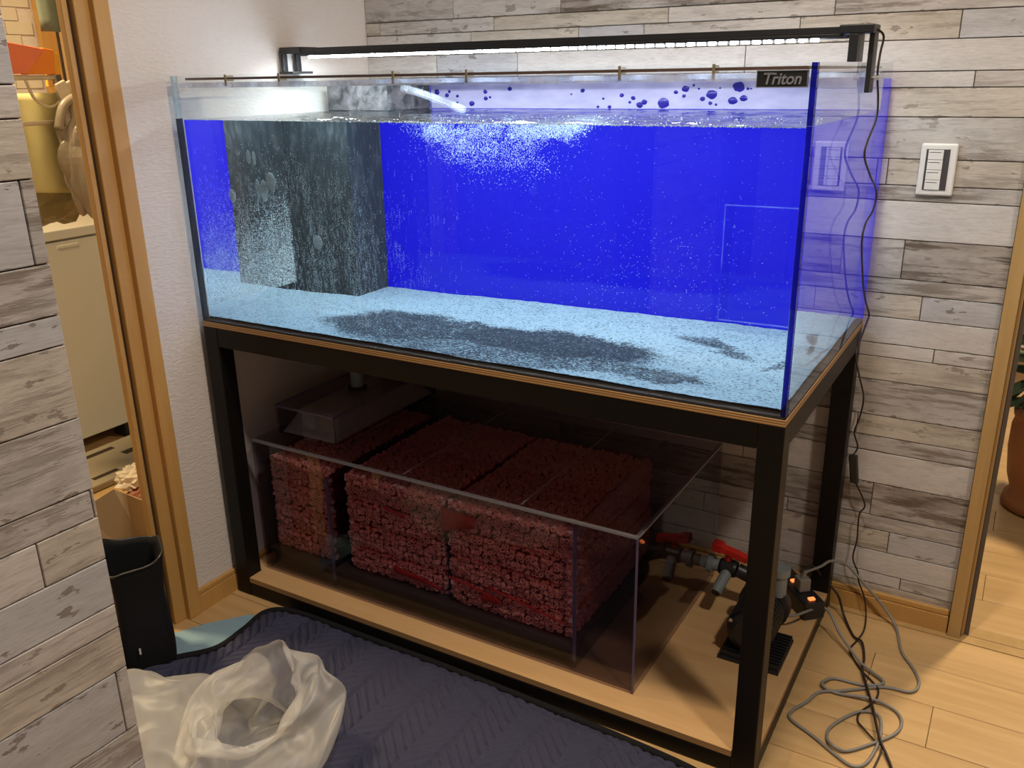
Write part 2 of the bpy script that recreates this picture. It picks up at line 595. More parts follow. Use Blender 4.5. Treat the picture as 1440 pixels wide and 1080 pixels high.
def ply(name, poly, z0, z1):
    mb = MB()
    n = len(poly)
    vs = [(x, y, z0) for x, y in poly] + [(x, y, z1) for x, y in poly]
    mb.add(vs, [tuple(range(n - 1, -1, -1)), tuple(range(n, 2 * n))])
    mb.cur = 1
    mb.add(vs, [(i, (i + 1) % n, n + (i + 1) % n, n + i) for i in range(n)])
    return mb.build(name, ['ply_face', 'ply_edge'], stand)


ply('top_board', [(0, 0), (1.3, 0), (1.3, D), (0, D)], 0.6905, 0.702)
q = L + 0.001
ply('base_board', [(q, 0.001), (1.3 - q, 0.001), (1.3 - q, q), (1.299, q), (1.299, D - q), (1.3 - q, D - q), (1.3 - q, D - .001), (q, D - .001), (q, D - q), (0.001, D - q), (0.001, q), (q, q)], 0.0365, 0.050)
tag(box('foam_mat', 'mat_black', 0.001, 0.001, 0.7022, 1.299, D - 0.001, 0.7070), 'thin black foam mat between the aquarium and its stand', 'mat')

# ================================================================== AQUARIUM
T = 0.012
ZB, ZT, ZW = 0.7072, 1.2248, 1.137
tank = empty('aquarium', (0.65, 0.325, ZB), 'large clear glass aquarium filled with water on the black stand', 'aquarium')
box('front_pane', 'glass', 0.0095, 0, ZB, 1.2905, T, ZT, tank)
box('back_pane', 'glass', 0, D - T, ZB, 1.3, D, ZT, tank)
box('side_pane', 'glass', 0, T, ZB, T, D - T, ZT, tank)
box('side_pane', 'glass', 1.3 - T, T, ZB, 1.3, D - T, ZT, tank)
box('bottom_pane', 'mat_black', T, T, ZB, 1.3 - T, D - T, ZB + 0.0025, tank)
for x in (0.0005, 1.2995 - 0.010):  # strip colours stand in for reflections in the corner glass
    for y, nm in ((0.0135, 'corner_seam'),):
        box(nm, 'seam_low' if x < 1 else 'seam_reflection', x + 0.001, 0.0005, ZB + .001, x + 0.009, 0.0118, 1.140, tank)
        box(nm, 'glass_edge' if x < 1 else 'seam_reflection', x + 0.001, 0.0005, 1.1405, x + 0.009, 0.0118, ZT - 0.001, tank)
box('top_brace', 'brace_glass', T, T, 1.2000, 1.3 - T, 0.075, 1.2100, tank)
box('top_brace', 'brace_glass', T, 0.575, 1.2000, 1.3 - T, D - T, 1.2100, tank)
# overflow box in the rear left corner
t = NT('grey_acrylic')
trn = t.n('BsdfTransparent')
trn.inputs[0].default_value = (0.55, 0.56, 0.58, 1)
dfs = t.n('BsdfPrincipled')
nz = t.noise(t.coords((1, 1, .35), rnd=False), 55.0, 5, 0.65)
t.l(t.mix(t.ramp(nz, .45, .75), (0.032, 0.042, 0.050), (0.09, 0.105, 0.115)), dfs.inputs['Base Color'])
dfs.inputs['Roughness'].default_value = 0.6
dfs.inputs['Specular IOR Level'].default_value = 0.1
mx = t.n('MixShader')
mx.inputs[0].default_value = 0.86
t.l(trn.outputs[0], mx.inputs[1])
t.l(dfs.outputs[0], mx.inputs[2])
t.l(mx.outputs[0], t.out.inputs[0])
M['grey_acrylic'] = t.m
of = empty('overflow_box', (0.1, 0.55, 0.711))
of.parent = tank
of.location = Vector((0.1, 0.55, 0.711)) - Vector(tank.location)
for nm, a in (('front_wall', (T + .001, 0.464, 0.711, 0.200, 0.470, 1.197)), ('side_wall', (0.194, 0.470, 0.711, 0.200, 0.6375, 1.197))):
    box(nm, 'grey_acrylic', *a, of)
# badge
badge = box('badge', 'black', 1.217, -0.0035, 1.1915, 1.288, -0.0005, 1.2145, tank, 0.0006)
badge['label'] = 'small black badge with silver border and lettering'
mb = MB()
for a in ((1.2172, 1.1917, 1.2878, 1.1927), (1.2172, 1.2133, 1.2878, 1.2143), (1.2172, 1.1917, 1.2182, 1.2143), (1.2868, 1.1917, 1.2878, 1.2143)):
    mb.box(a[0], -0.0041, a[1], a[2], -0.0034, a[3])
mb.build('badge_border', 'silver', badge, origin=(1.2525, -0.004, 1.203))
fc = bpy.data.curves.new('Triton', 'FONT')
fc.body = 'Triton'
fc.size = 0.0215
fc.shear = 0.22
fc.extrude = 0.0004
fc.offset = 0.00045
fc.align_x = 'CENTER'
fc.align_y = 'CENTER'
fo = bpy.data.objects.new('tmp_text', fc)
COL.objects.link(fo)
dg = bpy.context.evaluated_depsgraph_get()
me = bpy.data.meshes.new_from_object(fo.evaluated_get(dg))
bpy.data.objects.remove(fo)
me.materials.clear()
me.materials.append(M['silver'])
o = bpy.data.objects.new('lettering', me)
COL.objects.link(o)
o.parent = badge
o.location = Vector((1.2525, -0.0042, 1.2026)) - Vector((1.2525, -0.002, 1.203))
o.rotation_euler = (R(90), 0, 0)
o.scale = (0.95, 1, 1)
MB().box(1.2275, -0.0046, 1.2085, 1.245, -0.0038, 1.2108).build('lettering', 'silver', badge, origin=(1.236, -0.004, 1.2097))

# blue backlight sheet behind the water
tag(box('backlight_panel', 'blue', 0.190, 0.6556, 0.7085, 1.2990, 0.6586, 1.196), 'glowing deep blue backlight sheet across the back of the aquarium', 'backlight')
t = NT('condensation')
trn = t.n('BsdfTransparent')
dfs = t.n('BsdfDiffuse')
dfs.inputs[0].default_value = (0.46, 0.42, 0.60, 1)
cov = t.math('ADD', t.math('MULTIPLY', t.noise(t.coords((1, 1, 3), rnd=False), 14.0, 5), 0.5), 0.55, clamp=True)
mx = t.n('MixShader')
t.l(cov, mx.inputs[0])
t.l(trn.outputs[0], mx.inputs[1])
t.l(dfs.outputs[0], mx.inputs[2])
t.l(mx.outputs[0], t.out.inputs[0])
M['condensation'] = t.m
M['grey_fog'] = clear_sheet('grey_fog', (0.9, 0.9, 0.9), haze=1.0, hcol=(0.20, 0.185, 0.19), haze_scale=35.0)
fog = empty('condensation', (0.65, 0.64, 1.139), 'pale condensation fog above the waterline at the back of the aquarium', 'condensation')
box('fog_film', 'condensation', 0.203, 0.6405, 1.1380, 1.2870, 0.6415, 1.1990, fog)
box('fog_film', 'grey_fog', 0.0135, 0.4625, 1.1390, 0.2005, 0.4632, 1.1965, fog)
box('fog_film', 'grey_fog', 0.2008, 0.464, 1.1390, 0.2015, 0.638, 1.1965, fog)
DROPS = [(0.861, 1.173, 0.0051), (0.883, 1.18, 0.0085), (0.88, 1.165, 0.0047), (0.942, 1.168, 0.0123), (0.922, 1.159, 0.0062), (0.94, 1.15, 0.0046), (0.953, 1.147, 0.0031), (1.0, 1.183, 0.0128), (1.012, 1.16, 0.0083), (0.989, 1.155, 0.0099), (0.833, 1.15, 0.0140), (0.787, 1.152, 0.0072), (0.76, 1.161, 0.0056), (0.732, 1.167, 0.0056), (0.686, 1.16, 0.0033), (0.604, 1.17, 0.0025), (0.633, 1.178, 0.0058), (0.776, 1.146, 0.008), (0.673, 1.142, 0.0037), (0.913, 1.18, 0.0027), (0.96, 1.181, 0.0023), (1.02, 1.179, 0.0034), (1.027, 1.179, 0.0022), (0.702, 1.142, 0.0049), (0.752, 1.152, 0.004), (0.901, 1.187, 0.0031), (0.222, 1.177, 0.0081), (0.252, 1.169, 0.0063), (0.284, 1.167, 0.0045), (0.283, 1.151, 0.004), (0.327, 1.149, 0.008), (0.367, 1.177, 0.0061), (0.368, 1.161, 0.0061), (0.38, 1.164, 0.0035), (0.437, 1.183, 0.006), (0.26, 1.178, 0.0045)]
t = NT('blue_drop')
M['blue_drop'] = t.bsdf((0.015, 0.010, 0.22), 0.25, spec=0.3)  # backlight blue seen through clear drops is put into their colour
drg = random.Random(3)
mb = MB()
for (x, z, r) in DROPS:
    n_ = 14
    ring = []
    ph = drg.uniform(0, 9)
    for k in range(n_):
        a = 2 * math.pi * k / n_
        q = r * (1 + 0.22 * noise.noise(Vector((math.cos(a) * 1.5 + ph, math.sin(a) * 1.5, 0))))
        ring.append((x + q * math.cos(a), z + 0.8 * q * math.sin(a)))
    vs = [(x, 0.6384, z)] + [(x + (u - x) * .7, 0.6389, z + (w - z) * .7) for u, w in ring] + [(u, 0.6402, w) for u, w in ring]
    fs = [(0, 1 + (k + 1) % n_, 1 + k) for k in range(n_)] + [(1 + k, 1 + (k + 1) % n_, 1 + n_ + (k + 1) % n_, 1 + n_ + k) for k in range(n_)]
    mb.add(vs, fs)
mb.build('droplets', 'blue_drop', fog, smooth=True, kind='stuff')

# water: front, two sides and the rippled surface
mb = MB()
e = 0.0004
x0, x1, y0, y1, z0 = T + e, 1.3 - T - e, T + e, 0.6400, 0.7102
vs = [(x0, y0, z0), (x1, y0, z0), (x1, y0, ZW), (x0, y0, ZW), (x0, y1, z0), (x1, y1, z0), (x1, y1, ZW), (x0, y1, ZW)]
mb.add(vs, [(0, 1, 2, 3), (4, 0, 3, 7), (1, 5, 6, 2)])
mb.cur = 1
NXW, NYW = 120, 60


def ripple(u, v):
    x, y = x0 + (x1 - x0) * u, y0 + (y1 - y0) * v
    ed = min(1, 12 * min(u, 1 - u, v, 1 - v))
    h = noise.noise(Vector((x * 14, y * 30, 0))) * 0.0035 * ed + noise.noise(Vector((x * 40, y * 60, 3))) * 0.0015 * ed
    return (x, y, ZW + h)


mb.grid(ripple, NXW, NYW)
water = mb.build('water', ['water_side', 'water_top'], None, origin=(0.65, 0.325, z0))
for p in water.data.polygons:
    p.use_smooth = p.material_index == 1
tag(water, 'clear aquarium water with a rippled surface below the glass rim', 'water', kind='stuff')

# sand with cleared dark patches
t = NT('white_sand')
v = t.coords((1, 1, 1), rnd=False, kind='Object')
sep = t.n('SeparateXYZ')
wob = t.n('TexNoise')
wob.inputs['Scale'].default_value = 11
wob.inputs['Detail'].default_value = 10
wob.inputs['Roughness'].default_value = 0.7
t.l(v, wob.inputs['Vector'])
wadd = t.n('VectorMath', operation='MULTIPLY_ADD')
t.l(wob.outputs['Color'], wadd.inputs[0])
wadd.inputs[1].default_value = (0.16, 0.16, 0)
t.l(v, wadd.inputs[2])
t.l(wadd.outputs[0], sep.inputs[0])


def ell(cx, cy, rx, ry, rot):
    c, s = math.cos(rot), math.sin(rot)
    dx = t.math('SUBTRACT', sep.outputs[0], cx + 0.08)
    dy = t.math('SUBTRACT', sep.outputs[1], cy + 0.08)
    a = t.math('DIVIDE', t.math('ADD', t.math('MULTIPLY', dx, c), t.math('MULTIPLY', dy, s)), rx)
    b = t.math('DIVIDE', t.math('SUBTRACT', t.math('MULTIPLY', dy, c), t.math('MULTIPLY', dx, s)), ry)
    d = t.math('SQRT', t.math('ADD', t.math('MULTIPLY', a, a), t.math('MULTIPLY', b, b)))
    return t.math('SUBTRACT', 1.0, t.ramp(d, 0.75, 1.15))


pm = None
for a in [(0.44, 0.20, 0.17, 0.17, 0.0, 0.85), (0.58, 0.24, 0.13, 0.10, 0.2, 0.75), (0.79, 0.23, 0.24, 0.12, 0.0, 0.95), (0.70, 0.09, 0.36, 0.10, 0.05, 0.62), (1.01, 0.11, 0.14, 0.06, -0.1, 0.65),
          (1.10, 0.40, 0.12, 0.030, -0.75, 0.62), (1.24, 0.33, 0.08, 0.012, 1.2, 0.5)]:
    e_ = t.math('MULTIPLY', ell(*a[:5]), a[5])
    pm = e_ if pm is None else t.math('MAXIMUM', pm, e_)
gr = t.noise(v, 190.0, 3, 0.7)
gr2 = t.noise(v, 30.0, 4, 0.6)
grain = t.math('ADD', t.math('MULTIPLY', t.math('SUBTRACT', gr, 0.5), 3.0), t.math('MULTIPLY', t.math('SUBTRACT', gr2, 0.5), 0.45))
pm2 = t.ramp(t.math('ADD', t.math('ADD', t.math('MULTIPLY', pm, 0.78), grain), 0.22), 0.10, 0.90)
M['sand'] = t.bsdf(t.mix(pm2, (0.25, 0.37, 0.46), (0.014, 0.023, 0.038)), 0.85, 0, gr, 0.0015, spec=0.2)


def sandf(u, v_):
    x, y = 0.0128 + (1.2872 - 0.0128) * u, 0.0128 + (0.639 - 0.0128) * v_
    return (x, y, 0.7138 + 0.0025 * noise.noise(Vector((x * 9, y * 9, 1))) + 0.0012 * noise.noise(Vector((x * 60, y * 60, 4))))


sand = MB().grid(sandf, 160, 80).build('sand', M['sand'], None, smooth=True)
tag(sand, 'thin layer of white sand with dark bare patches on the aquarium floor', 'sand', kind='stuff')

# bubbles
t = NT('bubble_white')
M['bubble'] = t.bsdf((0.55, 0.70, 0.76), 0.3)
rng = random.Random(11)
mb = MB()
for _ in range(22000):                       # plume under the return jet
    u = rng.random()
    x = 0.46 + 0.38 * u
    y = 0.34 + rng.gauss(0, 0.05)
    dmax = 0.105 * math.sin(math.pi * min(1, u * 0.95 + 0.08)) + 0.012
    z = 1.131 - abs(rng.gauss(0, 0.5)) * dmax
    if z > 1.0:
        if noise.noise(Vector((x * 16, y * 10, z * 22))) + 0.5 * noise.noise(Vector((x * 45, y * 30, z * 60))) > 0.02:
            mb.ico((x, y, z), rng.uniform(0.0004, 0.0009))
o = mb.build('bubble_plume', 'bubble', None)
tag(o, 'cloud of white bubbles just under the water surface', 'bubbles', kind='stuff')
mb = MB()
cnt = 0
while cnt < 5200:                         # vertical runs of bubbles on the inside of the front glass at the left
    x = rng.uniform(0.03, 0.70)
    z = rng.uniform(0.745, 1.10)
    w = max(0, 1 - abs(x - 0.36) / 0.36) * max(0, 1 - abs(z - 0.86) / 0.24)
    w *= 0.25 + 1.2 * max(0, noise.noise(Vector((x * 40, 0, z * 7))) + 0.3)
    if x > 0.50:
        w *= 1.6 * max(0, noise.noise(Vector((x * 14, 4, z * 22))) + 0.15)
        if z < 0.80 or z > 0.98:
            w *= 0.15
    if rng.random() < w + 0.01:
        r_ = rng.uniform(0.0003, 0.00072)
        for k in range(rng.randint(2, 6)):
            mb.ico((x + rng.gauss(0, .0009), 0.0145 + rng.random() * 0.002, z - k * rng.uniform(.0016, .0035)), r_ * rng.uniform(.7, 1.2))
        cnt += 1
for _ in range(13000):                      # fine haze low on the left glass
    y = rng.uniform(0.02, 0.46)
    z = 0.735 + abs(rng.gauss(0, 0.10))
    if z < 1.1:
        mb.ico((0.0145, y, z), rng.uniform(0.0004, 0.0009))
for _ in range(1100):
    mb.ico((rng.uniform(0.05, 1.27), rng.uniform(0.02, 0.62), rng.uniform(0.73, 1.12)), rng.uniform(0.0003, 0.0007))
for _ in range(700):
    x = rng.gauss(0.95, 0.12)
    mb.ico((min(x, 1.26), rng.uniform(0.1, 0.6), rng.uniform(0.72, 0.95)), rng.uniform(0.0003, 0.0008))
for (cx, cz, a, b, n_) in ((0.188, 1.066, 0.006, 0.014, 420), (0.203, 1.064, 0.005, 0.014, 380), (0.222, 1.000, 0.010, 0.022, 900), (0.243, 1.020, 0.013, 0.017, 900), (0.205, 1.005, 0.006, 0.018, 420),
                           (0.128, 0.985, 0.010, 0.014, 520), (0.355, 0.905, 0.012, 0.014, 420)):
    for _ in range(n_):
        q, th = math.sqrt(rng.random()), rng.uniform(0, 6.283)
        mb.ico((cx + a * q * math.cos(th), 0.0145, cz + b * q * math.sin(th)), rng.uniform(0.0006, 0.0012))
for _ in range(1500):                      # froth along the waterline
    x = rng.uniform(0.02, 1.28)
    if rng.random() < (0.25 if x < 0.5 else 0.9):
        mb.ico((x, rng.choice((0.0135, 0.0150, 0.02 + rng.random() * .3)), 1.1365 + rng.uniform(0, .0022)), rng.uniform(0.0005, 0.0016))
o = mb.build('clinging_bubbles', 'bubble', None)
tag(o, 'fine white bubbles clinging to the front glass and drifting in the water', 'bubbles', kind='stuff')

# return pipe above the water
M['clear_pipe'] = clear_sheet('clear_pipe', (0.92, 0.92, 0.97), haze=0.25)
tag(MB().tube(smooth_path([(0.245, 0.47, 1.189), (0.285, 0.455, 1.183), (0.33, 0.45, 1.172), (0.43, 0.445, 1.142)], 5), 0.009, 12).build('return_pipe', 'clear_pipe', None, smooth=True), 'clear slanted return pipe above the water beside the overflow box', 'pipe')
# added clear box standing in for a faint rectangular reflection
ab = empty('reflection_box', (1.13, 0.58, 0.75), 'faint clear box added for a reflection in the rear of the aquarium', 'box')
M['faint'] = clear_sheet('faint_reflection', (0.97, 0.975, 1.0), f0=0.01)
M['faint_edge'] = clear_sheet('faint_reflection_edge', (0.9, 0.92, 1.0), haze=0.30, hcol=(0.35, 0.45, 0.9))
for a in ((1.056, .56, .735, 1.060, .632, .968), (1.198, .56, .735, 1.202, .632, .968), (1.060, .56, .735, 1.198, .563, .968)):
    pn_ = box('panel', 'faint', *a, ab)
for a in ((1.0555, .5595, .735, 1.0580, .562, .968), (1.200, .5595, .735, 1.2025, .562, .968), (1.058, .5595, .966, 1.200, .562, .9685), (1.058, .5595, .735, 1.200, .562, .7375)):
    box('edge', 'faint_edge', *a, ab)

# glass lids on the rim, with clips
lx = [0.02, 0.445, 0.86, 1.283]
names = ['left', 'middle', 'right']
for i in range(3):
    mb = MB()
    a, b, c0, c1 = lx[i] + .001, lx[i + 1] - .001, 0.022, 0.632
    vs = [(x, y, z) for z in (1.2150, 1.2195) for y in (c0, c1) for x in (a, b)]
    mb.add(vs, [(0, 2, 3, 1), (4, 5, 7, 6)])
    mb.cur = 1
    mb.add(vs, [(0, 1, 5, 4), (2, 6, 7, 3), (0, 4, 6, 2), (1, 3, 7, 5)])
    o = mb.build('glass_lid', ['lid_glass', 'lid_edge'], None)
    tag(o, ['glass lid with dark edge on the left third of the aquarium', 'glass lid with dark edge over the middle of the aquarium', 'glass lid with dark edge behind the black badge'][i], 'lid', 'glass lids on the aquarium')
for i, (x, lb) in enumerate([(0.147, 'pale rim clip farthest left on the aquarium front'), (0.292, 'pale rim clip below the left end of the lamp'), (0.566, 'pale rim clip left of the lid centre'), (0.721, 'pale rim clip at the middle of the aquarium front'),
                             (1.001, 'pale rim clip above the blue droplets'), (1.149, 'pale rim clip nearest the black badge')]):
    mb = MB()
    mb.box(x - .002, 0.013, 1.203, x + .002, 0.0155, 1.2245)
    mb.box(x - .002, 0.0155, 1.2200, x + .002, 0.034, 1.2225)
    mb.box(x - .002, 0.0155, 1.2115, x + .002, 0.034, 1.2145)
    tag(mb.build('lid_clip', 'brass', None, origin=(x, 0.02, 1.20)), lb, 'clip', 'clips holding the glass lids')

# ================================================================== LED LAMP
YL = 0.365
lamp = empty('led_lamp', (0.65, YL, 1.225), 'slim black LED lamp bar spanning the aquarium on two brackets', 'lamp')
mb = MB()
mb.box(0.05, YL - 0.028, 1.2705, 1.262, YL + 0.028, 1.2815)
mb.box(0.05, YL - 0.028, 1.2640, 1.262, YL - 0.022, 1.2705)
mb.box(0.05, YL + 0.022, 1.2640, 1.262, YL + 0.028, 1.2705)
mb.build('housing', 'black', lamp, 0.001)
mb = MB()
mb.add([(0.07, YL - .020, 1.2655), (1.225, YL - .020, 1.2655), (1.225, YL + .020, 1.2655), (0.07, YL + .020, 1.2655)], [(3, 2, 1, 0)])
strip = mb.build('led_strip', 'led', lamp)
mb = MB()
n = 58
for i in range(n):
    x = 0.08 + i * (1.135 / (n - 1))
    mb.box(x - .006, YL - .026, 1.2590, x + .006, YL - .018, 1.2640)
mb.build('diode_row', 'led', lamp, kind='stuff')
for s, x in ((0, 0.0), (1, 1.3)):
    br = empty('bracket', (x, YL, 1.225))
    br.parent = lamp
    br.location = Vector((x, YL, 1.225)) - Vector(lamp.location)
    a, b = (x - 0.012, x + 0.055) if s == 0 else (x - 0.045, x + 0.010)
    box('top_arm', 'black', a, YL - .031, 1.2700, b, YL + .031, 1.2845, br, 0.002)
    if s == 0:
        box('post', 'black', x - .010, YL - .030, 1.228, x - .001, YL - .016, 1.270, br, 0.001)
        box('post', 'black', x - .010, YL + .016, 1.228, x - .001, YL + .030, 1.270, br, 0.001)
        box('foot', 'black', x - .014, YL - .034, 1.2255, x + .030, YL + .034, 1.231, br, 0.001)
    else:
        box('post', 'black', x - .028, YL - .030, 1.226, x - .0135, YL + .030, 1.270, br, 0.001)
        box('clamp', 'black', x + .001, YL - .012, 1.176, x + .009, YL + .028, 1.270, br, 0.001)
        MB().lathe([(0.004, 0), (0.004, 0.012)], (x + .009, YL + .008, 1.2), 10, 'X').build('screw', 'silver', br)
XC = 1.316
cord_pts = [(1.309, YL, 1.277), (1.318, .385, 1.266), (XC, .383, 1.239), (XC, .379, 1.205), (XC, .415, 1.163), (XC, .417, 1.13), (XC, .337, 1.081), (XC, .416, 1.036), (XC, .515, .995), (XC, .505, .96), (XC, .432, .944), (XC, .419, .907),
            (XC, .489, .819), (XC, .552, .769), (XC, .615, .729), (XC + .001, .578, .715), (XC, .512, .683), (XC, .51, .661), (XC, .586, .600), (1.322, .640, .535), (1.318, .640, .485), (1.312, .635, .455), (1.322, .640, .420), (1.316, .630, .402)]
cord = MB().tube(smooth_path(cord_pts, 6), 0.0019, 8).build('power_cord', 'brown_cable', lamp, smooth=True, origin=(XC, .4, 1.0))
sw = MB().obox((1.3205, 0.634, 0.368), (0.009, 0, 0), (0, 0.007, 0), (0.0045, 0.002, -0.034)).build('inline_switch', 'black', cord, 0.003, origin=(1.3205, .634, .368))
lo = [(1.327, .638, .334), (1.352, .64, .284), (1.343, .64, .255), (1.345, .64, .192), (1.341, .64, .144), (1.355, .64, .111), (1.361, .64, .084), (1.376, .64, .05), (1.386, .63, .012), (1.392, .574, .004), (1.385, .524, .004), (1.378, .49, .004), (1.385, .465, .004),
      (1.411, .423, .004), (1.436, .397, .004), (1.455, .369, .006), (1.454, .33, .004), (1.435, .283, .004), (1.435, .255, .004), (1.45, .234, .006), (1.473, .213, .004), (1.489, .194, .006), (1.482, .12, .004)]
MB().tube(smooth_path(lo, 6), 0.0019, 8).build('power_cord', 'brown_cable', lamp, smooth=True, origin=(1.4, .4, .1))

# ================================================================== SUMP
sx0, sx1, sy0, sy1, sz0, sz1 = 0.046, 1.041, 0.057, 0.562, 0.0502, 0.400
P = 0.008
sump = empty('sump_tank', (0.54, 0.31, sz0), 'clear smoky acrylic sump tank on the plywood base inside the stand', 'tank')
box('front_pane', 'smoke', sx0, sy0, sz0, sx1, sy0 + P, sz1, sump)
box('back_pane', 'smoke', sx0, sy1 - P, sz0, sx1, sy1, sz1, sump)
box('side_pane', 'smoke', sx0, sy0 + P, sz0, sx0 + P, sy1 - P, sz1, sump)
box('side_pane', 'smoke', sx1 - P, sy0 + P, sz0, sx1, sy1 - P, sz1, sump)
box('bottom_pane', 'smoke', sx0 + P, sy0 + P, sz0, sx1 - P, sy1 - P, sz0 + P, sump)
box('divider', 'smoke', 0.262, sy0 + P, 0.059, 0.268, sy1 - P, 0.345, sump)
box('divider', 'smoke', 0.903, sy0 + P, 0.059, 0.909, sy1 - P, 0.385, sump)
box('edge_strip', 'dull_edge', 0.9025, sy0 + P, 0.075, 0.9095, sy0 + P + 0.004, 0.385, sump)
box('edge_strip', 'dull_edge', 0.2615, sy0 + P, 0.075, 0.2685, sy0 + P + 0.004, 0.345, sump)
M['shelf'] = plain('dark_shelf', (0.06, 0.045, 0.035), 0.4)
for a, b in ((sx0 + P + .001, 0.261), (0.270, 0.902)):
    box('media_shelf', 'shelf', a, sy0 + P + .001, 0.098, b, sy1 - P - .001, 0.108, sump)
box('shelf_shade', 'shelf', sx0 + P + .001, sy0 + P + .020, 0.0585, 0.902, sy0 + P + .024, 0.098, sump)  # dark sheet paints in the shade below the media shelf
box('front_rim', 'bright_edge', sx0, sy0 - .0005, sz1 - .0035, sx1, sy0 + P, sz1 + .0006, sump)
box('side_rim', 'bright_edge', sx1 - P, sy0 + P, sz1 - .003, sx1 + .0004, sy1, sz1 + .0006, sump)
box('corner_strip', 'dull_edge', sx1 - .0035, sy0 - .0004, sz0 + .004, sx1 + .0004, sy0 + .0035, sz1 - .004, sump)
for a, b in ((0.270, 0.489), (0.490, 0.784), (0.785, 1.040)):
    lid = box('lid_panel', 'smoke_lid', a + .0006, sy0 + P + .001, sz1 + .0010, b - .0006, sy1 - .001, sz1 + .0040, sump)
    if a > 0.3:
        box('polished_edge', 'bright_edge', a + .0005, sy0 + P + .001, sz1 + .0042, a + .0032, sy1 - .001, sz1 + .0048, lid)
# raised filter box and drain pipe
fb = empty('filter_box', (0.16, 0.28, 0.401), 'raised smoky acrylic filter box on the left end of the sump', 'box')
fx0, fx1, fy0, fy1, fz0, fz1 = 0.075, 0.256, 0.118, 0.53, 0.4015, 0.470
t_ = 0.006
M['filter_wool'] = plain('white_filter_wool', (0.52, 0.48, 0.44), 0.95, spec=0.1, bump=0.004, scale=60)
box('front_wall', 'smoke', fx0, fy0, fz0, fx1, fy0 + t_, fz1, fb)
box('back_wall', 'smoke', fx0, fy1 - t_, fz0, fx1, fy1, fz1, fb)
box('side_wall', 'smoke', fx0, fy0 + t_, fz0, fx0 + t_, fy1 - t_, fz1, fb)
box('side_wall', 'smoke', fx1 - t_, fy0 + t_, fz0, fx1, fy1 - t_, fz1, fb)
box('cover', 'smoke_lid', fx0 - .002, fy0 - .002, fz1 + .0005, fx1 + .002, fy1 + .002, fz1 + .005, fb)
for a in ((fx0 - .002, fy0 - .0025, fz1, fx1 + .002, fy0 - .0005, fz1 + .0055), (fx1 + .0005, fy0, fz1, fx1 + .0025, fy1, fz1 + .0055), (fx0 - .0025, fy0, fz1, fx0 - .0005, fy1, fz1 + .0055)):
    box('cover_edge', 'dull_edge', *a, fb)
def woolf(u, v_):
    x, y = fx0 + .008 + (fx1 - fx0 - .016) * u, fy0 + .008 + (fy1 - fy0 - .016) * v_
    ed = min(1, 8 * min(u, 1 - u, v_, 1 - v_))
    return (x, y, fz0 + .003 + ed * (0.050 + 0.006 * noise.noise(Vector((x * 30, y * 30, 2)))))
o = MB().grid(woolf, 30, 50).build('filter_wool', 'filter_wool', None, smooth=True, solid=0.002)
tag(o, 'whitish filter wool pad inside the raised filter box', 'filter wool')
dp = empty('drain_pipe', (0.178, 0.300, 0.4762), 'dark grey drain pipe from the aquarium down to the filter box', 'pipe')
MB().lathe([(0.016, 0), (0.016, 0.166)], (0.178, 0.300, 0.4800), 20).build('pipe', 'grey_pvc', dp, smooth=False)
MB().lathe([(0.024, 0), (0.024, 0.006), (0.018, 0.008)], (0.178, 0.300, 0.4762), 20).build('flange', 'black', dp)

# ---- bags of ring media
t = NT('red_net')
trn = t.n('BsdfTransparent')
trn.inputs[0].default_value = (1.0, 0.76, 0.73, 1)
dfs = t.n('BsdfDiffuse')
dfs.inputs[0].default_value = (0.60, 0.045, 0.03, 1)
wx = t.n('TexVoronoi')
wx.inputs['Scale'].default_value = 260
t.l(t.coords(), wx.inputs['Vector'])
mx = t.n('MixShader')
t.l(t.math('MULTIPLY', t.ramp(wx.outputs['Distance'], 0.25, 0.6), 0.09), mx.inputs[0])
t.l(trn.outputs[0], mx.inputs[1])
t.l(dfs.outputs[0], mx.inputs[2])
t.l(mx.outputs[0], t.out.inputs[0])
M['red_net'] = t.m
M['ring'] = plain('ceramic_ring', (0.86, 0.56, 0.49), 0.8, var=0.15, scale=60)
M['core'] = plain('bag_inside_red', (0.26, 0.020, 0.014), 0.9)
M['hem'] = plain('red_hem_cloth', (0.50, 0.018, 0.012), 0.8)


def ring_geo():
    n = 8
    vs, fs = [], []
    for (r, z) in ((1, -1), (1, 1), (0.5, 1), (0.5, -1)):
        for k in range(n):
            a = 2 * math.pi * k / n
            vs.append(Vector((r * math.cos(a), r * math.sin(a), z)))
    for i in range(4):
        for k in range(n):
            fs.append((i * n + k, i * n + (k + 1) % n, ((i + 1) % 4) * n + (k + 1) % n, ((i + 1) % 4) * n + k))
    return vs, fs


RV, RF = ring_geo()


def superbox(c, h, seed, inset=0.0, ex=0.35):
    c, h = Vector(c), Vector(h) - Vector((inset,) * 3)
    sg = lambda v, p: math.copysign(abs(v) ** p, v)

    def fn(u, v):
        th = 2 * math.pi * u
        ph = math.pi * (v - 0.5)
        p = Vector((sg(math.cos(ph), ex) * sg(math.cos(th), ex), sg(math.cos(ph), ex) * sg(math.sin(th), ex), sg(math.sin(ph), ex)))
        b = 0.0025 * noise.noise(p * 3.2 + Vector((seed, 0, 0)))
        return c + Vector((p.x * (h.x + b), p.y * (h.y + b), p.z * (h.z + b)))
    return fn


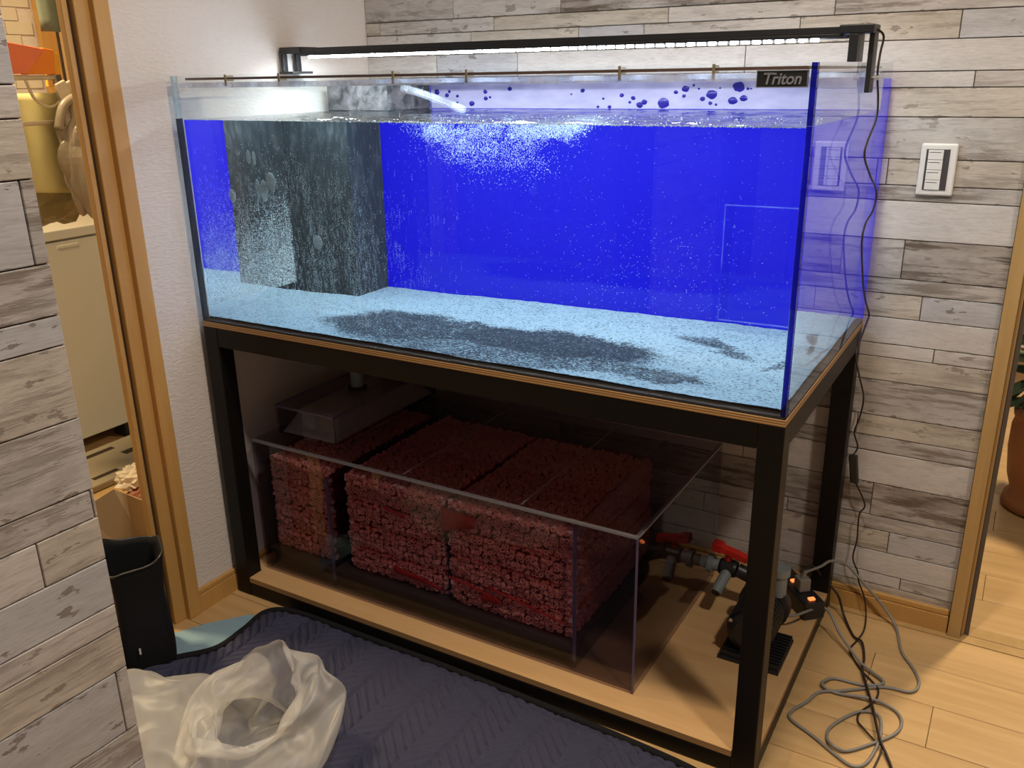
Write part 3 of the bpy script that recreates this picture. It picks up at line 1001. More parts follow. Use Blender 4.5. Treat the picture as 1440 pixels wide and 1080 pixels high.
def media_bag(c, h, seed, label, faces, hem=None):
    rg = random.Random(seed)
    bag = empty('media_bag', (c[0], c[1], c[2] - h[2]), label, 'bag', 'red net bags of filter rings')
    org = c
    mb = MB()
    mb.cur = 1
    mb.grid(superbox(c, h, seed, 0.0095), 20, 10)
    mb.cur = 0
    c_, h_ = Vector(c), Vector(h)
    rr, hh = 0.0054, 0.0052
    for f in faces:
        ax = {'f': 1, 'b': 1, 't': 2, 'l': 0, 'r': 0}[f]
        sgn = {'f': -1, 'b': 1, 't': 1, 'l': -1, 'r': 1}[f]
        ua, va = [i for i in range(3) if i != ax]
        st = 0.0116 if f != 't' else 0.0125
        nu, nv = max(2, int(2 * h_[ua] / st)), max(2, int(2 * h_[va] / st))
        for i in range(nu):
            for j in range(nv):
                u = -1 + 2 * (i + .5 + rg.uniform(-.28, .28)) / nu
                w = -1 + 2 * (j + .5 + rg.uniform(-.28, .28)) / nv
                p = Vector((0, 0, 0))
                p[ua] = u * h_[ua] * 0.97
                p[va] = w * h_[va] * (0.94 if f == 't' else 1.0)
                # rounded shoulders
                rd = (abs(u) ** 7 * 0.35 if f != 't' else abs(u) ** 9 * 0.12) + (abs(w) ** 4 * 0.26 if f != 't' else abs(w) ** 9 * 0.12)
                thick = min(h_[ax], 0.030)
                p[ax] = sgn * (h_[ax] - 0.007 - rd * thick * 0.8 + rg.uniform(-.0022, .0012) + 0.004 * noise.noise(Vector((u * 3 + seed, w * 3, 0))))
                q = Matrix.Rotation(rg.uniform(0, 6.28), 3, 'Z') @ Matrix.Rotation(rg.uniform(0, 3.14), 3, 'X')
                if rg.random() < 0.55:
                    q = Vector([0, 0, 1]).rotation_difference(Vector([0 if k != ax else sgn for k in range(3)])).to_matrix() @ Matrix.Rotation(rg.uniform(-.5, .5), 3, 'X')
                s = rg.uniform(0.88, 1.1)
                mb.add([c_ + p + q @ Vector((v.x * rr * s, v.y * rr * s, v.z * hh * s)) for v in RV], RF)
    mb.build('ring_media', ['ring', 'core'], bag, origin=org, kind='stuff')
    MB().grid(superbox(c, h, seed, -0.0035, 0.2), 48, 24).build('net', 'red_net', bag, smooth=True, origin=org)
    if hem:
        for (hx, hz, w, d, tilt) in hem:
            def hf(u, v, hx=hx, hz=hz, w=w, d=d, tilt=tilt):
                x = hx + (u - .5) * w
                z = hz + (v - .5) * d * (1 - 0.55 * u) + tilt * (u - .5)
                return (x, c[1] - h[1] - 0.0005 - 0.0025 * math.sin(math.pi * v) - 0.001 * math.sin(u * 9), z)
            MB().grid(hf, 14, 5).build('hem', 'hem', bag, smooth=True, solid=0.0012, origin=(hx, c[1] - h[1], hz))
    return bag


ymid, yh = 0.300, 0.218
lv = [0.110, 0.171, 0.232, 0.293]
ord_ = ['bottom', 'second lowest', 'second highest', 'top']
for i, z in enumerate(lv):
    f = ['f', 'r', 'l'] + (['t'] if i == 3 else [])
    media_bag((0.157, ymid, z + .0305), (0.098, yh, 0.0300), 20 + i, '%s red net bag of rings in the left sump chamber' % ord_[i], ['f'] + (['t'] if i == 3 else []))
    hm = {0: [(0.50, z + .028, 0.13, 0.018, -0.015)], 3: [(0.445, z + .000, .06, .010, -.01)]}.get(i)
    media_bag((0.435, ymid + .004, z + .0305), (0.142, yh, 0.0302), 30 + i, '%s red net bag of rings at the left of the middle chamber' % ord_[i], ['f', 'l'] + (['t'] if i == 3 else []), hm)
    hm = {0: [(0.70, z + .040, 0.05, 0.026, -0.004), (0.79, z + .052, 0.19, 0.008, -0.03)], 1: [(0.64, z - .004, 0.10, 0.007, -.014)], 3: [(0.622, z + .026, .085, .060, .012)]}.get(i)
    media_bag((0.741, ymid - .002, z + .0305), (0.158, yh, 0.0304), 40 + i, '%s red net bag of rings at the right of the middle chamber' % ord_[i], ['f', 'r'] + (['t'] if i == 3 else []), hm)

# ---- plumbing at the right of the sump
vf = empty('ball_valve', (1.09, 0.45, 0.15), 'grey pipe fitting with red valve handle beside the sump', 'valve')
MB().lathe([(0.014, 0), (0.014, 0.018), (0.022, 0.018), (0.022, 0.030), (0.015, 0.030), (0.015, 0.050)], (1.0415, 0.45, 0.150), 20, 'X').build('union', 'grey_pvc', vf)
MB().lathe([(0.017, 0), (0.020, 0.006), (0.020, 0.034), (0.017, 0.040)], (1.086, 0.45, 0.150), 20, 'X').build('valve_body', 'black', vf)
MB().tube([(1.108, 0.450, 0.150), (1.098, 0.385, 0.118)], 0.0125, 18).build('outlet_stub', 'grey_pvc', vf)
MB().tube([(1.0981, 0.3853, 0.1182), (1.0978, 0.3835, 0.1172)], 0.0095, 18).build('bore', 'groove', vf)
MB().tube([(1.127, 0.45, 0.150), (1.160, 0.452, 0.140), (1.185, 0.456, 0.132)], 0.0165, 18).build('valve_body', 'black', vf)
h_ = MB()
h_.lathe([(0.008, 0), (0.008, 0.022)], (1.104, 0.45, 0.168), 12)
h_.obox((1.108, 0.448, 0.192), (0.040, 0, -0.009), (0, 0.009, 0), (0.002, 0, 0.008))
h_.obox((1.080, 0.448, 0.199), (0.012, 0, -0.002), (0, 0.013, 0), (0.001, 0, 0.010))
h_.build('handle', 'red_plastic', vf, 0.003)
# pump
pump = empty('water_pump', (1.205, 0.32, 0.0502), 'black finned water pump on the plywood base behind the front leg', 'pump')
mb = MB()
mb.box(1.150, 0.252, 0.0502, 1.276, 0.382, 0.058)
mb.build('base_plate', 'black', pump, 0.001)
for i in range(12):
    y = 0.258 + i * 0.0105
    MB().box(1.152, y, 0.058, 1.274, y + 0.0045, 0.068).build('base_fin', 'black', pump)
MB().lathe([(0.030, 0), (0.044, 0.006), (0.046, 0.02), (0.046, 0.10), (0.044, 0.112), (0.034, 0.118)], (1.205, 0.262, 0.118), 28, 'Y').build('motor', 'black', pump, smooth=False)
for i in range(7):
    y = 0.285 + i * 0.0125
    MB().lathe([(0.0462, 0), (0.0495, 0.001), (0.0495, 0.0035), (0.0462, 0.0045)], (1.205, y, 0.118), 28, 'Y').build('cooling_fin', 'black', pump)
MB().lathe([(0.040, 0), (0.055, 0.004), (0.055, 0.026), (0.040, 0.030)], (1.205, 0.382, 0.118), 28, 'Y').build('volute', 'black', pump)
MB().lathe([(0.016, 0), (0.016, 0.05), (0.021, 0.05), (0.021, 0.066)], (1.232, 0.395, 0.150), 20).build('outlet_union', 'grey_pvc', pump)
MB().lathe([(0.015, 0), (0.015, 0.03)], (1.185, 0.413, 0.118), 16, 'Y').build('inlet', 'grey_pvc', pump)
MB().lathe([(0.004, 0), (0.003, 0.004)], (1.170, 0.2585, 0.145), 8, 'Y').build('screw', 'silver', pump)
# power strip
ps = empty('power_strip', (1.262, 0.535, 0.0502), 'black power strip with orange neon switches at the right of the stand', 'power strip')
pd = Vector((0.060, -0.066, 0.0))
pn = Vector((0.0185, 0.0168, 0))
pc = Vector((1.235, 0.555, 0.071))
MB().obox(pc, pd, pn, (0, 0, 0.0205)).build('body', 'black', ps, 0.003, origin=pc)
t = NT('neon_orange')
M['neon'] = t.bsdf((0.8, 0.2, 0.05), 0.3, emis=(1.0, 0.22, 0.06), emis_s=1.6)
for k in (-0.62, -0.08, 0.80):
    MB().obox(pc + pd * k + Vector((0, 0, .0225)), pd * 0.05, pn * 0.28, (0, 0, .002)).build('neon_switch', 'neon', ps, origin=pc + pd * k + Vector((0, 0, .0225)))
pl = empty('power_plug', pc + pd * 0.32 + Vector((0, 0, .0212)), 'grey plug pushed into the black power strip', 'plug')
q0 = pc + pd * 0.32 + Vector((0, 0, .0212))
MB().obox(q0 + Vector((0, 0, .016)), pd * 0.16, pn * 0.55, (0, 0, .016)).build('plug_body', 'grey_cable', pl, 0.003)
MB().tube([q0 + Vector((0, 0, .032)), q0 + Vector((.004, 0, .048))], [0.007, 0.004], 10).build('strain_relief', 'grey_cable', pl)

# ---- cables on the floor
cb = [q0 + Vector((.004, 0, .046)), (1.282, .58, .135), (1.30, .605, .142), (1.33, .63, .128), (1.375, .635, .085), (1.425, .635, .035), (1.456, .610, .008), (1.478, .531, .004), (1.509, .478, .004), (1.525, .434, .004), (1.513, .396, .004), (1.462, .385, .004), (1.392, .333, .004), (1.351, .305, .004), (1.336, .264, .004), (1.316, .220, .004),
      (1.320, .195, .004), (1.371, .167, .004), (1.416, .138, .004), (1.45, .124, .004), (1.471, .148, .004), (1.481, .218, .006), (1.473, .281, .004), (1.453, .294, .004), (1.424, .272, .004), (1.394, .214, .004), (1.392, .179, .004), (1.407, .154, .010), (1.432, .158, .004), (1.469, .200, .004),
      (1.505, .253, .004), (1.51, .297, .004), (1.489, .325, .004), (1.448, .327, .010), (1.38, .319, .004), (1.352, .325, .010), (1.355, .345, .008), (1.371, .366, .004), (1.426, .373, .004), (1.461, .398, .008), (1.408, .436, .012), (1.353, .492, .030), (1.310, .52, .068), (1.262, .43, .085), (1.236, .41, .095)]
tag(MB().tube(smooth_path(cb, 6), 0.0031, 8).build('grey_cable', 'grey_cable', None, smooth=True), 'grey cable looping over the floorboards right of the stand', 'cable')
cb = [pc + pd * 0.1 + Vector((0, 0, .022)), (1.248, .57, .115), (1.262, .60, .120), (1.290, .62, .078), (1.322, .617, .05), (1.343, .598, .012), (1.375, .54, .004), (1.397, .516, .010), (1.411, .465, .004), (1.414, .42, .010), (1.431, .368, .010), (1.456, .295, .012), (1.48, .217, .012), (1.498, .184, .006), (1.513, .151, .004), (1.54, .08, .004)]
tag(MB().tube(smooth_path(cb, 6), 0.0028, 8).build('dark_cable', 'brown_cable', None, smooth=True), 'dark brown cable running from the power strip across the floor', 'cable')

# ---- wall switch
ws = empty('wall_switch', (1.4025, YB, 1.02), 'white wall switch plate with a column of switches on the plank wall', 'switch')
MB().box(1.369, YB - .009, .973, 1.436, YB - .0005, 1.074).build('plate', 'white_plastic', ws, 0.007, origin=(1.4025, YB - .005, 1.02), seg=4)
M['dark_insert'] = plain('dark_grey_insert', (0.06, 0.055, 0.055), 0.4)
box('dark_insert', 'dark_insert', 1.3795, YB - .0098, .984, 1.4225, YB - .0088, 1.063, ws)
for i in range(4):
    z = 0.985 + i * 0.0194
    rk = box('rocker', 'white_plastic', 1.3835, YB - .0118, z, 1.4110, YB - .0096, z + .0186, ws, 0.0006)
    box('name_line', 'dark_insert', 1.3855, YB - .0122, z + .0135, 1.4060, YB - .0117, z + .0146, rk)

# ================================================================== FLOOR THINGS AT THE LEFT
t = NT('navy_quilt')
nq = t.noise(t.coords(rnd=False), 300.0, 3)
M['navy'] = t.bsdf(t.mix(nq, (0.034, 0.036, 0.070), (0.054, 0.055, 0.098)), 0.85, 0, nq, 0.0006, spec=0.25)
edge = smooth_path([(-0.10, -0.62, 0), (-0.03, -0.45, 0), (0.043, -0.345, 0), (0.094, -0.272, 0), (0.145, -0.205, 0), (0.146, -0.125, 0), (0.140, -0.045, 0), (0.200, -0.012, 0), (0.365, -0.008, 0), (0.766, -0.010, 0), (1.16, -0.030, 0), (1.30, -0.06, 0)], 8)


def tri(x, p):
    u = (x / p) % 1.0
    return u * 1.5 * 0.5 if u < 0.5 else 0.375 - (u - 0.5) * 0.75


def qheight(x, y):
    wx = x + 0.006 * noise.noise(Vector((x * 9, y * 9, 0)))
    wy = y + 0.010 * noise.noise(Vector((x * 5, y * 5, 3)))
    ph = (wy - (0.065 * 2 * abs(((wx / 0.13) % 1.0) - 0.5))) / 0.0250
    puff = abs(math.sin(math.pi * ph)) ** 0.36 * 0.0125
    seam = abs(((wx / 0.065) % 1.0) - 0.5) * 2
    puff *= 1 - 0.75 * max(0, seam - 0.86) / 0.14
    big = 0.006 * (noise.noise(Vector((x * 6, y * 7, 5))) + 0.6)
    near = max(0, 1 - abs(y + 0.06) / 0.13)
    big += near * 0.011 * abs(noise.noise(Vector((x * 11 + y * 9, y * 26, 8))))
    return 0.004 + puff + max(0, big)


def quilt_fn(u, v_):
    k = u * (len(edge) - 1)
    i = min(int(k), len(edge) - 2)
    p = edge[i].lerp(edge[i + 1], k - i)
    # far side of the quilt lies towards the viewer
    q = Vector((0.12 + 1.20 * u, -0.66 + 0.03 * u, 0))
    w = p.lerp(q, v_)
    x, y = w.x, w.y
    return (x, y, qheight(x, y) * min(1, 0.35 + 14 * v_))


quilt = empty('moving_quilt', (0.6, -0.4, 0), 'navy quilted moving blanket spread on the floor before the stand', 'blanket')
MB().grid(quilt_fn, 640, 300).build('quilted_cloth', 'navy', quilt, smooth=True)
MB().tube([(p.x, p.y, 0.0085) for p in edge], 0.0078, 8).build('edge_binding', 'blackrough', quilt, smooth=True)
# pale blue sheet under the quilt
t = NT('blue_sheet')
nb = t.noise(t.coords((1, 6, 1), rnd=False), 12.0, 4)
M['blue_sheet'] = t.bsdf(t.mix(nb, (0.20, 0.34, 0.43), (0.27, 0.42, 0.50)), 0.5, 0, nb, 0.001)
bs = MB().prism([(-0.05, -0.33), (0.09, -0.30), (0.155, -0.19), (0.150, -0.06), (0.105, -0.062), (0.040, -0.142), (0.005, -0.205)], 0.0005, 0.0022).build('blue_sheet', M['blue_sheet'])
tag(bs, 'pale blue plastic sheet on the floor under the quilt edge', 'sheet')

# black fabric bin
bin_ = empty('black_bin', (-0.02, -0.25, 0), 'open black fabric bin standing in the kitchen doorway', 'bin')


def binf(u, v_):
    th = 2 * math.pi * u + 0.55
    sg = lambda a: math.copysign(abs(a) ** 0.38, a)
    sc = 1.0 + 0.20 * v_ + 0.10 * math.sin(v_ * 5.5 + 0.8) - 0.06
    x, y = 0.066 * sg(math.cos(th)) * sc, 0.052 * sg(math.sin(th)) * sc
    a = R(-32)
    return (0.026 + x * math.cos(a) - y * math.sin(a), -0.288 + x * math.sin(a) + y * math.cos(a), 0.003 + v_ * 0.262 + 0.012 * math.sin(2 * math.pi * u * 2 + 0.6) * v_ ** 3)


MB().grid(binf, 48, 16).build('side_wall', 'blackrough', bin_, smooth=True, solid=0.003)
MB().lathe([(0.050, 0.0035), (0.050, 0.008)], (0.026, -0.288, 0), 16).build('bottom', 'blackrough', bin_)
rim = [Vector(binf(i / 48, 1.0)) for i in range(49)]
MB().tube(rim, 0.0026, 6, caps=False).build('rim', 'black', bin_, smooth=True)
MB().obox((0.084, -0.347, 0.070), (0.0006, -0.0005, 0), (0.0012, 0.0014, 0), (0, 0, 0.007)).build('tag', 'white_plastic', bin_)

# translucent plastic bag
t = NT('plastic_film')
trn = t.n('BsdfTransparent')
trn.inputs[0].default_value = (0.95, 0.95, 0.95, 1)
dfs = t.n('BsdfDiffuse')
dfs.inputs[0].default_value = (0.88, 0.86, 0.83, 1)
tl = t.n('BsdfTranslucent')
tl.inputs[0].default_value = (0.88, 0.86, 0.82, 1)
gl = t.n('BsdfGlossy')
gl.inputs['Roughness'].default_value = 0.38
m1 = t.n('MixShader')
m1.inputs[0].default_value = 0.40
t.l(dfs.outputs[0], m1.inputs[1])
t.l(tl.outputs[0], m1.inputs[2])
m2 = t.n('MixShader')
m2.inputs[0].default_value = 0.08
t.l(m1.outputs[0], m2.inputs[1])
t.l(gl.outputs[0], m2.inputs[2])
m3 = t.n('MixShader')
m3.inputs[0].default_value = 0.36
t.l(trn.outputs[0], m3.inputs[1])
t.l(m2.outputs[0], m3.inputs[2])
t.l(m3.outputs[0], t.out.inputs[0])
M['film'] = t.m
pbag = empty('plastic_bag', (0.35, -0.42, 0.01), 'crumpled translucent white plastic bag lying on the navy quilt', 'plastic bag')


# the bag: a soft film tube with an open mouth, let fall and crumple on the quilt
bpath = [Vector(p) + Vector((0.0, -0.045, 0)) for p in [(.06, -.56, .055), (.16, -.52, .075), (.27, -.47, .085), (.37, -.42, .09), (.45, -.375, .10), (.485, -.365, .135), (.490, -.375, .185), (.480, -.395, .235)]]
cl_pts = smooth_path(bpath, 20)
NU, NV = 72, 62


def cline(u):
    k = u * (len(cl_pts) - 1)
    a = min(int(k), len(cl_pts) - 2)
    return cl_pts[a].lerp(cl_pts[a + 1], k - a)


vs, fs = [], []
for j in range(NV + 1):
    u = j / NV
    c = cline(u)
    d = (cline(min(1, u + .02)) - cline(max(0, u - .02))).normalized()
    a = d.cross(Vector((.35, -.45, .82)) if u > .55 else Vector((0, 0, 1))).normalized()
    b = a.cross(d).normalized()
    ra, rb = .175 * min(1, .25 + u * 4), .068 * min(1, .2 + u * 4)
    if u > .55:
        k = (u - .55) / .45
        ra, rb = .175 * (1 - k) + .118 * k, .068 * (1 - k) + .085 * k
    for i in range(NU):
        th = 2 * math.pi * i / NU
        p = c + a * math.cos(th) * ra + b * math.sin(th) * rb
        p += Vector((noise.noise(p * 18), noise.noise(p * 18 + Vector((4, 0, 0))), noise.noise(p * 18 + Vector((0, 9, 0))))) * .012
        p.z = max(p.z, .022)
        vs.append(p)
for j in range(NV):
    for i in range(NU):
        fs.append((j * NU + i, j * NU + (i + 1) % NU, (j + 1) * NU + (i + 1) % NU, (j + 1) * NU + i))
soft = MB().add(vs, fs).build('soft_film', 'film')
ground = MB().add([(-2, -2, .018), (2, -2, .018), (2, 2, .018), (-2, 2, .018)], [(0, 1, 2, 3)]).build('soft_ground', 'film')
ground.modifiers.new('collision', 'COLLISION')
ground.collision.thickness_outer = .002
ground.collision.cloth_friction = 20
cm = soft.modifiers.new('cloth', 'CLOTH')
st_ = cm.settings
for k_, v_ in dict(quality=8, mass=.08, tension_stiffness=25, compression_stiffness=25, shear_stiffness=8, bending_stiffness=.03, tension_damping=8, compression_damping=8, shear_damping=6, bending_damping=.3, air_damping=3, shrink_min=-.10).items():
    setattr(st_, k_, v_)
cs_ = cm.collision_settings
cs_.distance_min = .002
cs_.collision_quality = 3
cs_.use_self_collision = True
cs_.self_distance_min = .0025
for fr_ in range(1, 13):
    S.frame_set(fr_)
me = bpy.data.meshes.new_from_object(soft.evaluated_get(bpy.context.evaluated_depsgraph_get()))
bpy.data.objects.remove(soft)
bpy.data.objects.remove(ground)
S.frame_set(1)
me.polygons.foreach_set('use_smooth', [True] * len(me.polygons))
bo = bpy.data.objects.new('film', me)
COL.objects.link(bo)
bo.parent = pbag
bo.location = -Vector(pbag.location)
sd = bo.modifiers.new('smooth', 'SUBSURF')
sd.levels = sd.render_levels = 1

# ================================================================== THINGS IN THE KITCHEN
M['enamel'] = plain('cream_enamel', (0.52, 0.50, 0.42), 0.35, var=0.03)
ap = empty('white_appliance', (-1.35, 0.45, 0), 'low cream kitchen appliance seen through the doorway', 'appliance')
box('body', 'enamel', -1.60, 0.02, 0.06, -1.115, 0.90, 0.770, ap, 0.006)
box('front_door', 'enamel', -1.115, 0.025, 0.065, -1.100, 0.895, 0.735, ap, 0.004)
box('top_lip', 'enamel', -1.115, 0.025, 0.740, -1.098, 0.895, 0.772, ap, 0.003)
box('handle_recess', 'enamel', -1.101, 0.38, 0.712, -1.0985, 0.455, 0.722, ap, 0.001)
for y in (0.10, 0.53, 0.80):
    box('foot', 'black', -1.20, y, 0.001, -1.13, y + 0.07, 0.060, ap, 0.004)
sb = empty('slotted_board', (-0.95, 0.30, 0.0), 'beige slotted plastic tray on the kitchen floor', 'tray')
M['beige'] = plain('beige_plastic', (0.34, 0.29, 0.20), 0.5, var=0.05)
box('tray', 'beige', -1.09, 0.02, 0.001, -0.82, 0.62, 0.024, sb, 0.005)
for (x, y, a, b) in ((-0.868, 0.255, 0.010, 0.045), (-0.965, 0.43, 0.016, 0.035), (-0.885, 0.43, 0.012, 0.04), (-1.04, 0.35, 0.012, 0.06)):
    box('slot', 'groove', x - a, y - b, 0.0235, x + a, y + b, 0.0248, sb, 0.0004)
# paper bag, crumpled wrapper
pap = empty('paper_bag', (-0.16, -0.16, 0), 'upright brown paper bag with pointed top behind the bin', 'bag')
M['kraft'] = plain('kraft_paper', (0.50, 0.38, 0.21), 0.8, var=0.08, scale=12)
mb = MB()
mb.add([(-0.23, -0.235, 0), (-0.11, -0.11, 0), (-0.105, -0.125, 0.27), (-0.125, -0.205, 0.342), (-0.20, -0.245, 0.290), (-0.26, -0.17, 0), (-0.24, -0.20, 0.270), (-0.16, -0.09, 0), (-0.15, -0.10, 0.255)],
       [(0, 1, 2, 3, 4), (5, 0, 4, 6), (1, 7, 8, 2), (7, 5, 6, 8), (3, 2, 8), (3, 8, 6), (4, 3, 6)])
mb.build('paper_shell', 'kraft', pap, solid=0.001)
mb = MB()
mb.add([(-0.195, -0.250, 0.30), (-0.115, -0.165, 0.302), (-0.118, -0.160, 0.306), (-0.200, -0.243, 0.306)], [(0, 1, 2, 3)])
mb.build('fold', 'kraft', pap, solid=0.001)


def blob(c, h, seed, amp, fr, nu=28, nv=16):
    c, h = Vector(c), Vector(h)

    def fn(u, v_):
        th, ph = 2 * math.pi * u, math.pi * (v_ - .5)
        p = Vector((math.cos(ph) * math.cos(th), math.cos(ph) * math.sin(th), math.sin(ph)))
        k = 1 + amp * (abs(noise.noise(p * fr + Vector((seed, 0, 0)))) * 2 - 0.4)
        return c + Vector((p.x * h.x, p.y * h.y, p.z * h.z)) * k
    return MB().grid(fn, nu, nv)


M['wrap'] = plain('brown_wrapper', (0.30, 0.10, 0.045), 0.5)
M['wrap2'] = plain('white_wrapper', (0.70, 0.62, 0.50), 0.5)
wr = empty('food_wrapper', (-0.62, 0.16, 0), 'crumpled brown and white wrapper on the kitchen floor by the door frame', 'wrapper')
blob((-0.52, 0.135, 0.055), (0.06, 0.06, 0.05), 3, 0.25, 2.5).build('brown_part', 'wrap', wr)
blob((-0.58, 0.160, 0.115), (0.05, 0.05, 0.035), 5, 0.3, 3).build('white_part', 'wrap2', wr)
lh = empty('long_handle', (-0.30, -0.26, 0), 'dark leaning handle between the near wall and the paper bag', 'handle')
MB().tube([(-0.20, -0.275, 0.02), (-0.225, -0.265, 0.22), (-0.25, -0.255, 0.345)], [0.018, 0.014, 0.004], 10).build('shaft', 'dark_insert', lh, smooth=True)
MB().tube([(-0.222, -0.266, 0.205), (-0.2235, -0.2655, 0.213)], 0.0155, 10).build('collar', 'white_plastic', lh)

# rack, cloths and bags hanging above the appliance
XK = -0.70
M['rack'] = plain('cream_rack_wire', (0.66, 0.58, 0.44), 0.4)
rk = empty('drying_rack', (XK, 0.15, 1.10), 'cream wire drying rack above the kitchen appliance', 'rack')
for z in (1.228, 1.116):
    MB().tube([(XK, -0.10, z), (XK, 0.215, z)], 0.006, 8).build('rail', 'rack', rk, smooth=True)
    MB().tube([(XK - .16, 0.212, z), (XK, 0.212, z)], 0.005, 8).build('rail', 'rack', rk, smooth=True)
for y in (-0.10, 0.213):
    MB().tube([(XK, y, 1.05), (XK, y, 1.235)], 0.005, 8).build('post', 'rack', rk, smooth=True)
MB().tube(smooth_path([(XK + .005, 0.125, 1.222), (XK + .008, 0.14, 1.175), (XK + .008, 0.18, 1.155), (XK + .006, 0.212, 1.170)], 6), 0.004, 8).build('hook', 'rack', rk, smooth=True)
M['yellow'] = plain('yellow_cloth', (0.68, 0.64, 0.32), 0.85, var=0.08)


def yc(u, v_):
    y = -0.02 + 0.25 * u
    z = 1.190 - 0.235 * v_ - 0.03 * u * v_
    return (XK - 0.035 + 0.012 * math.sin(u * 9 + v_ * 2), y, z)


yt = MB().grid(yc, 24, 14).build('yellow_cloth', 'yellow', None, smooth=True, solid=0.004)
tag(yt, 'pale yellow ribbed cloth hanging from the kitchen rack', 'cloth')
M['orange'] = plain('orange_plastic', (0.85, 0.26, 0.02), 0.4)
M['coral'] = plain('coral_plastic', (0.85, 0.22, 0.10), 0.4)
M['amber'] = plain('amber_plastic', (0.85, 0.42, 0.02), 0.4)
dpn = empty('plastic_scoop', (XK, 0.15, 1.235), 'bright orange and coral plastic scoop on the kitchen rack', 'scoop')
mb = MB()
mb.prism([(-0.02, 1.236), (0.135, 1.238), (0.195, 1.298), (0.08, 1.316), (-0.02, 1.318)], XK - .02, XK + .004)
for_ = mb.v
mb.v = [(z, x, y) for x, y, z in for_]
mb.build('scoop_side', 'coral', dpn, 0.002)
mb = MB()
mb.prism([(0.130, 1.236), (0.215, 1.236), (0.222, 1.296), (0.190, 1.302)], XK - .03, XK + .000)
mb.v = [(z, x, y) for x, y, z in mb.v]
mb.build('scoop_front', 'orange', dpn, 0.002)
mb = MB()
mb.prism([(0.206, 1.205), (0.232, 1.215), (0.238, 1.285), (0.215, 1.297)], XK - .04, XK - .006)
mb.v = [(z, x, y) for x, y, z in mb.v]
mb.build('scoop_lip', 'amber', dpn, 0.002)
M['grey_film'] = plain('grey_film', (0.34, 0.29, 0.22), 0.35, var=0.15, scale=30)
hb = empty('hanging_bag', (XK + .03, 0.24, 1.18), 'crumpled beige plastic bag hanging from the kitchen rack', 'bag')
blob((XK + .03, 0.232, 1.010), (0.035, 0.060, 0.145), 7, 0.22, 1.6, 40, 28).build('bag_body', 'grey_film', hb)
MB().tube(smooth_path([(XK + .03, 0.175, 1.10), (XK + .035, 0.20, 1.16), (XK + .035, 0.25, 1.175), (XK + .035, 0.275, 1.12), (XK + .03, 0.25, 1.08)], 6), [0.012] * 25, 8).build('bag_handle', 'grey_film', hb, smooth=True)
cl = empty('clothes_peg', (XK + .02, 0.235, 1.17), 'large cream clip holding the hanging plastic bag', 'clip')
MB().obox((XK + .02, 0.222, 1.172), (0.006, 0, 0), (0, 0.014, 0.006), (0, 0.015, -0.045)).build('jaw', 'rack', cl, 0.003)
MB().obox((XK + .02, 0.250, 1.180), (0.006, 0, 0), (0, 0.010, 0.004), (0, 0.020, -0.038)).build('jaw', 'rack', cl, 0.003)
MB().tube([(XK + .012, 0.214, 1.235), (XK + .012, 0.222, 1.195)], 0.005, 8).build('spring', 'dark_insert', cl)
M['teal'] = plain('grey_green_towel', (0.20, 0.235, 0.17), 0.9, var=0.15, scale=70)


def tw(u, v_):
    y = 0.195 + 0.125 * u
    return (XK + 0.02 * math.sin(u * 7), y, 1.336 + 0.22 * v_ + 0.010 * u + 0.012 * abs(u - .4))


o = MB().grid(tw, 16, 8).build('hanging_towel', 'teal', None, smooth=True, solid=0.005)
tag(o, 'grey green towel hanging at the top of the kitchen doorway', 'towel')
# soft bag of things under the rack
o = blob((XK - .18, 0.24, 0.955), (0.10, 0.22, 0.125), 9, 0.2, 2.0, 32, 20).build('clear_sack', plain('olive_film', (0.27, 0.23, 0.11), 0.3, var=0.2, scale=18))
tag(o, 'olive see-through sack resting on the cream appliance', 'sack')
# kitchen post and tiles
M['cream_board'] = plain('cream_cupboard', (0.62, 0.42, 0.22), 0.5, var=0.03)
tag(box('kitchen_cupboard', 'cream_board', -1.72, 0.935, 0.85, -1.30, 1.50, 2.2, bev=0.003), 'tall pale cupboard side behind the hanging bag', 'cupboard')
tag(box('trim_8', 'trim', -1.745, 0.862, 0.0, -1.72, 0.925, 2.3, bev=0.002), None, None, kind='structure')
M['tile'] = plain('white_tile', (0.68, 0.62, 0.52), 0.25, var=0.04)
for r in range(10):
    for c in range(4):
        y = 0.38 + c * 0.105 + (0.0525 if r % 2 else 0)
        z = 1.15 + r * 0.047
        box('tile', 'tile', -1.75, y + .001, z + .001, -1.744, y + .103, z + .045, wall_kitchen, 0.0008)

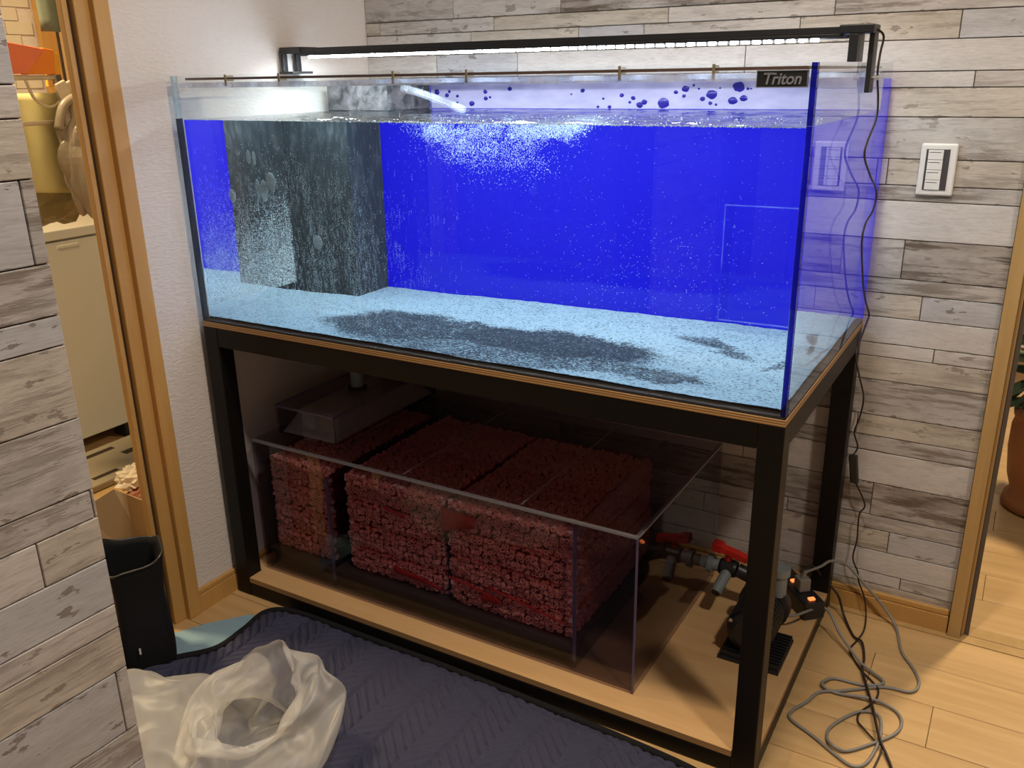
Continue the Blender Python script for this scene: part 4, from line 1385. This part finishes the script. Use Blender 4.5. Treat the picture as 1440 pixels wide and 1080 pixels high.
# ================================================================== POTTED PLANT IN THE HALL
pp = empty('potted_plant', (1.735, 1.45, 0), 'terracotta pot with dusty green leaves beyond the right doorway', 'plant')
M['terracotta'] = plain('terracotta', (0.32, 0.125, 0.045), 0.6, var=0.12)
MB().lathe([(0.098, 0.0), (0.112, 0.010), (0.108, 0.035), (0.094, 0.055), (0.108, 0.10), (0.117, 0.18), (0.117, 0.25), (0.110, 0.275), (0.116, 0.28), (0.118, 0.30), (0.100, 0.30), (0.095, 0.27)], (1.735, 1.45, 0.0), 40).build('pot', 'terracotta', pp, smooth=True)
MB().lathe([(0.094, 0.272), (0.05, 0.280), (0.01, 0.281)], (1.735, 1.45, 0), 24).build('soil', 'groove', pp)
M['leaf'] = plain('dusty_leaf', (0.11, 0.17, 0.085), 0.6, var=0.35, scale=9)
rng = random.Random(4)
leaf = MB()
n = 6
vs, fs = [], []
for i in range(n + 1):
    u = i / n
    w = 0.026 * math.sin(math.pi * min(1, u * 0.93 + 0.05)) ** 0.7
    zc = -0.018 * u * u
    vs += [(-w, 0.085 * u, zc + 0.006), (0, 0.085 * u, zc), (w, 0.085 * u, zc + 0.006)]
for i in range(n):
    for k in range(2):
        a = i * 3 + k
        fs.append((a, a + 1, a + 4, a + 3))
leaf.add(vs, fs)
l0 = leaf.build('leaf', 'leaf', pp, smooth=True)
first = True
for i in range(150):
    th = rng.uniform(0, 6.28)
    z = rng.uniform(0.30, 0.62)
    r = rng.uniform(0.03, 0.115)
    o = l0 if first else l0.copy()
    if not first:
        COL.objects.link(o)
        o.parent = pp
    first = False
    o.location = (r * math.cos(th), r * math.sin(th), z)
    o.rotation_euler = (rng.uniform(-0.7, 0.9), rng.uniform(-.5, .5), th - math.pi / 2 + rng.uniform(-.6, .6))
    s = rng.uniform(0.7, 1.2)
    o.scale = (s, s, s)
for i in range(7):
    th = i * 0.9
    MB().tube([(1.735, 1.45, 0.275), (1.735 + 0.05 * math.cos(th), 1.45 + 0.05 * math.sin(th), 0.45), (1.735 + 0.08 * math.cos(th), 1.45 + 0.08 * math.sin(th), 0.58)], [0.005, 0.004, 0.002], 6).build('stem', 'leaf', pp)
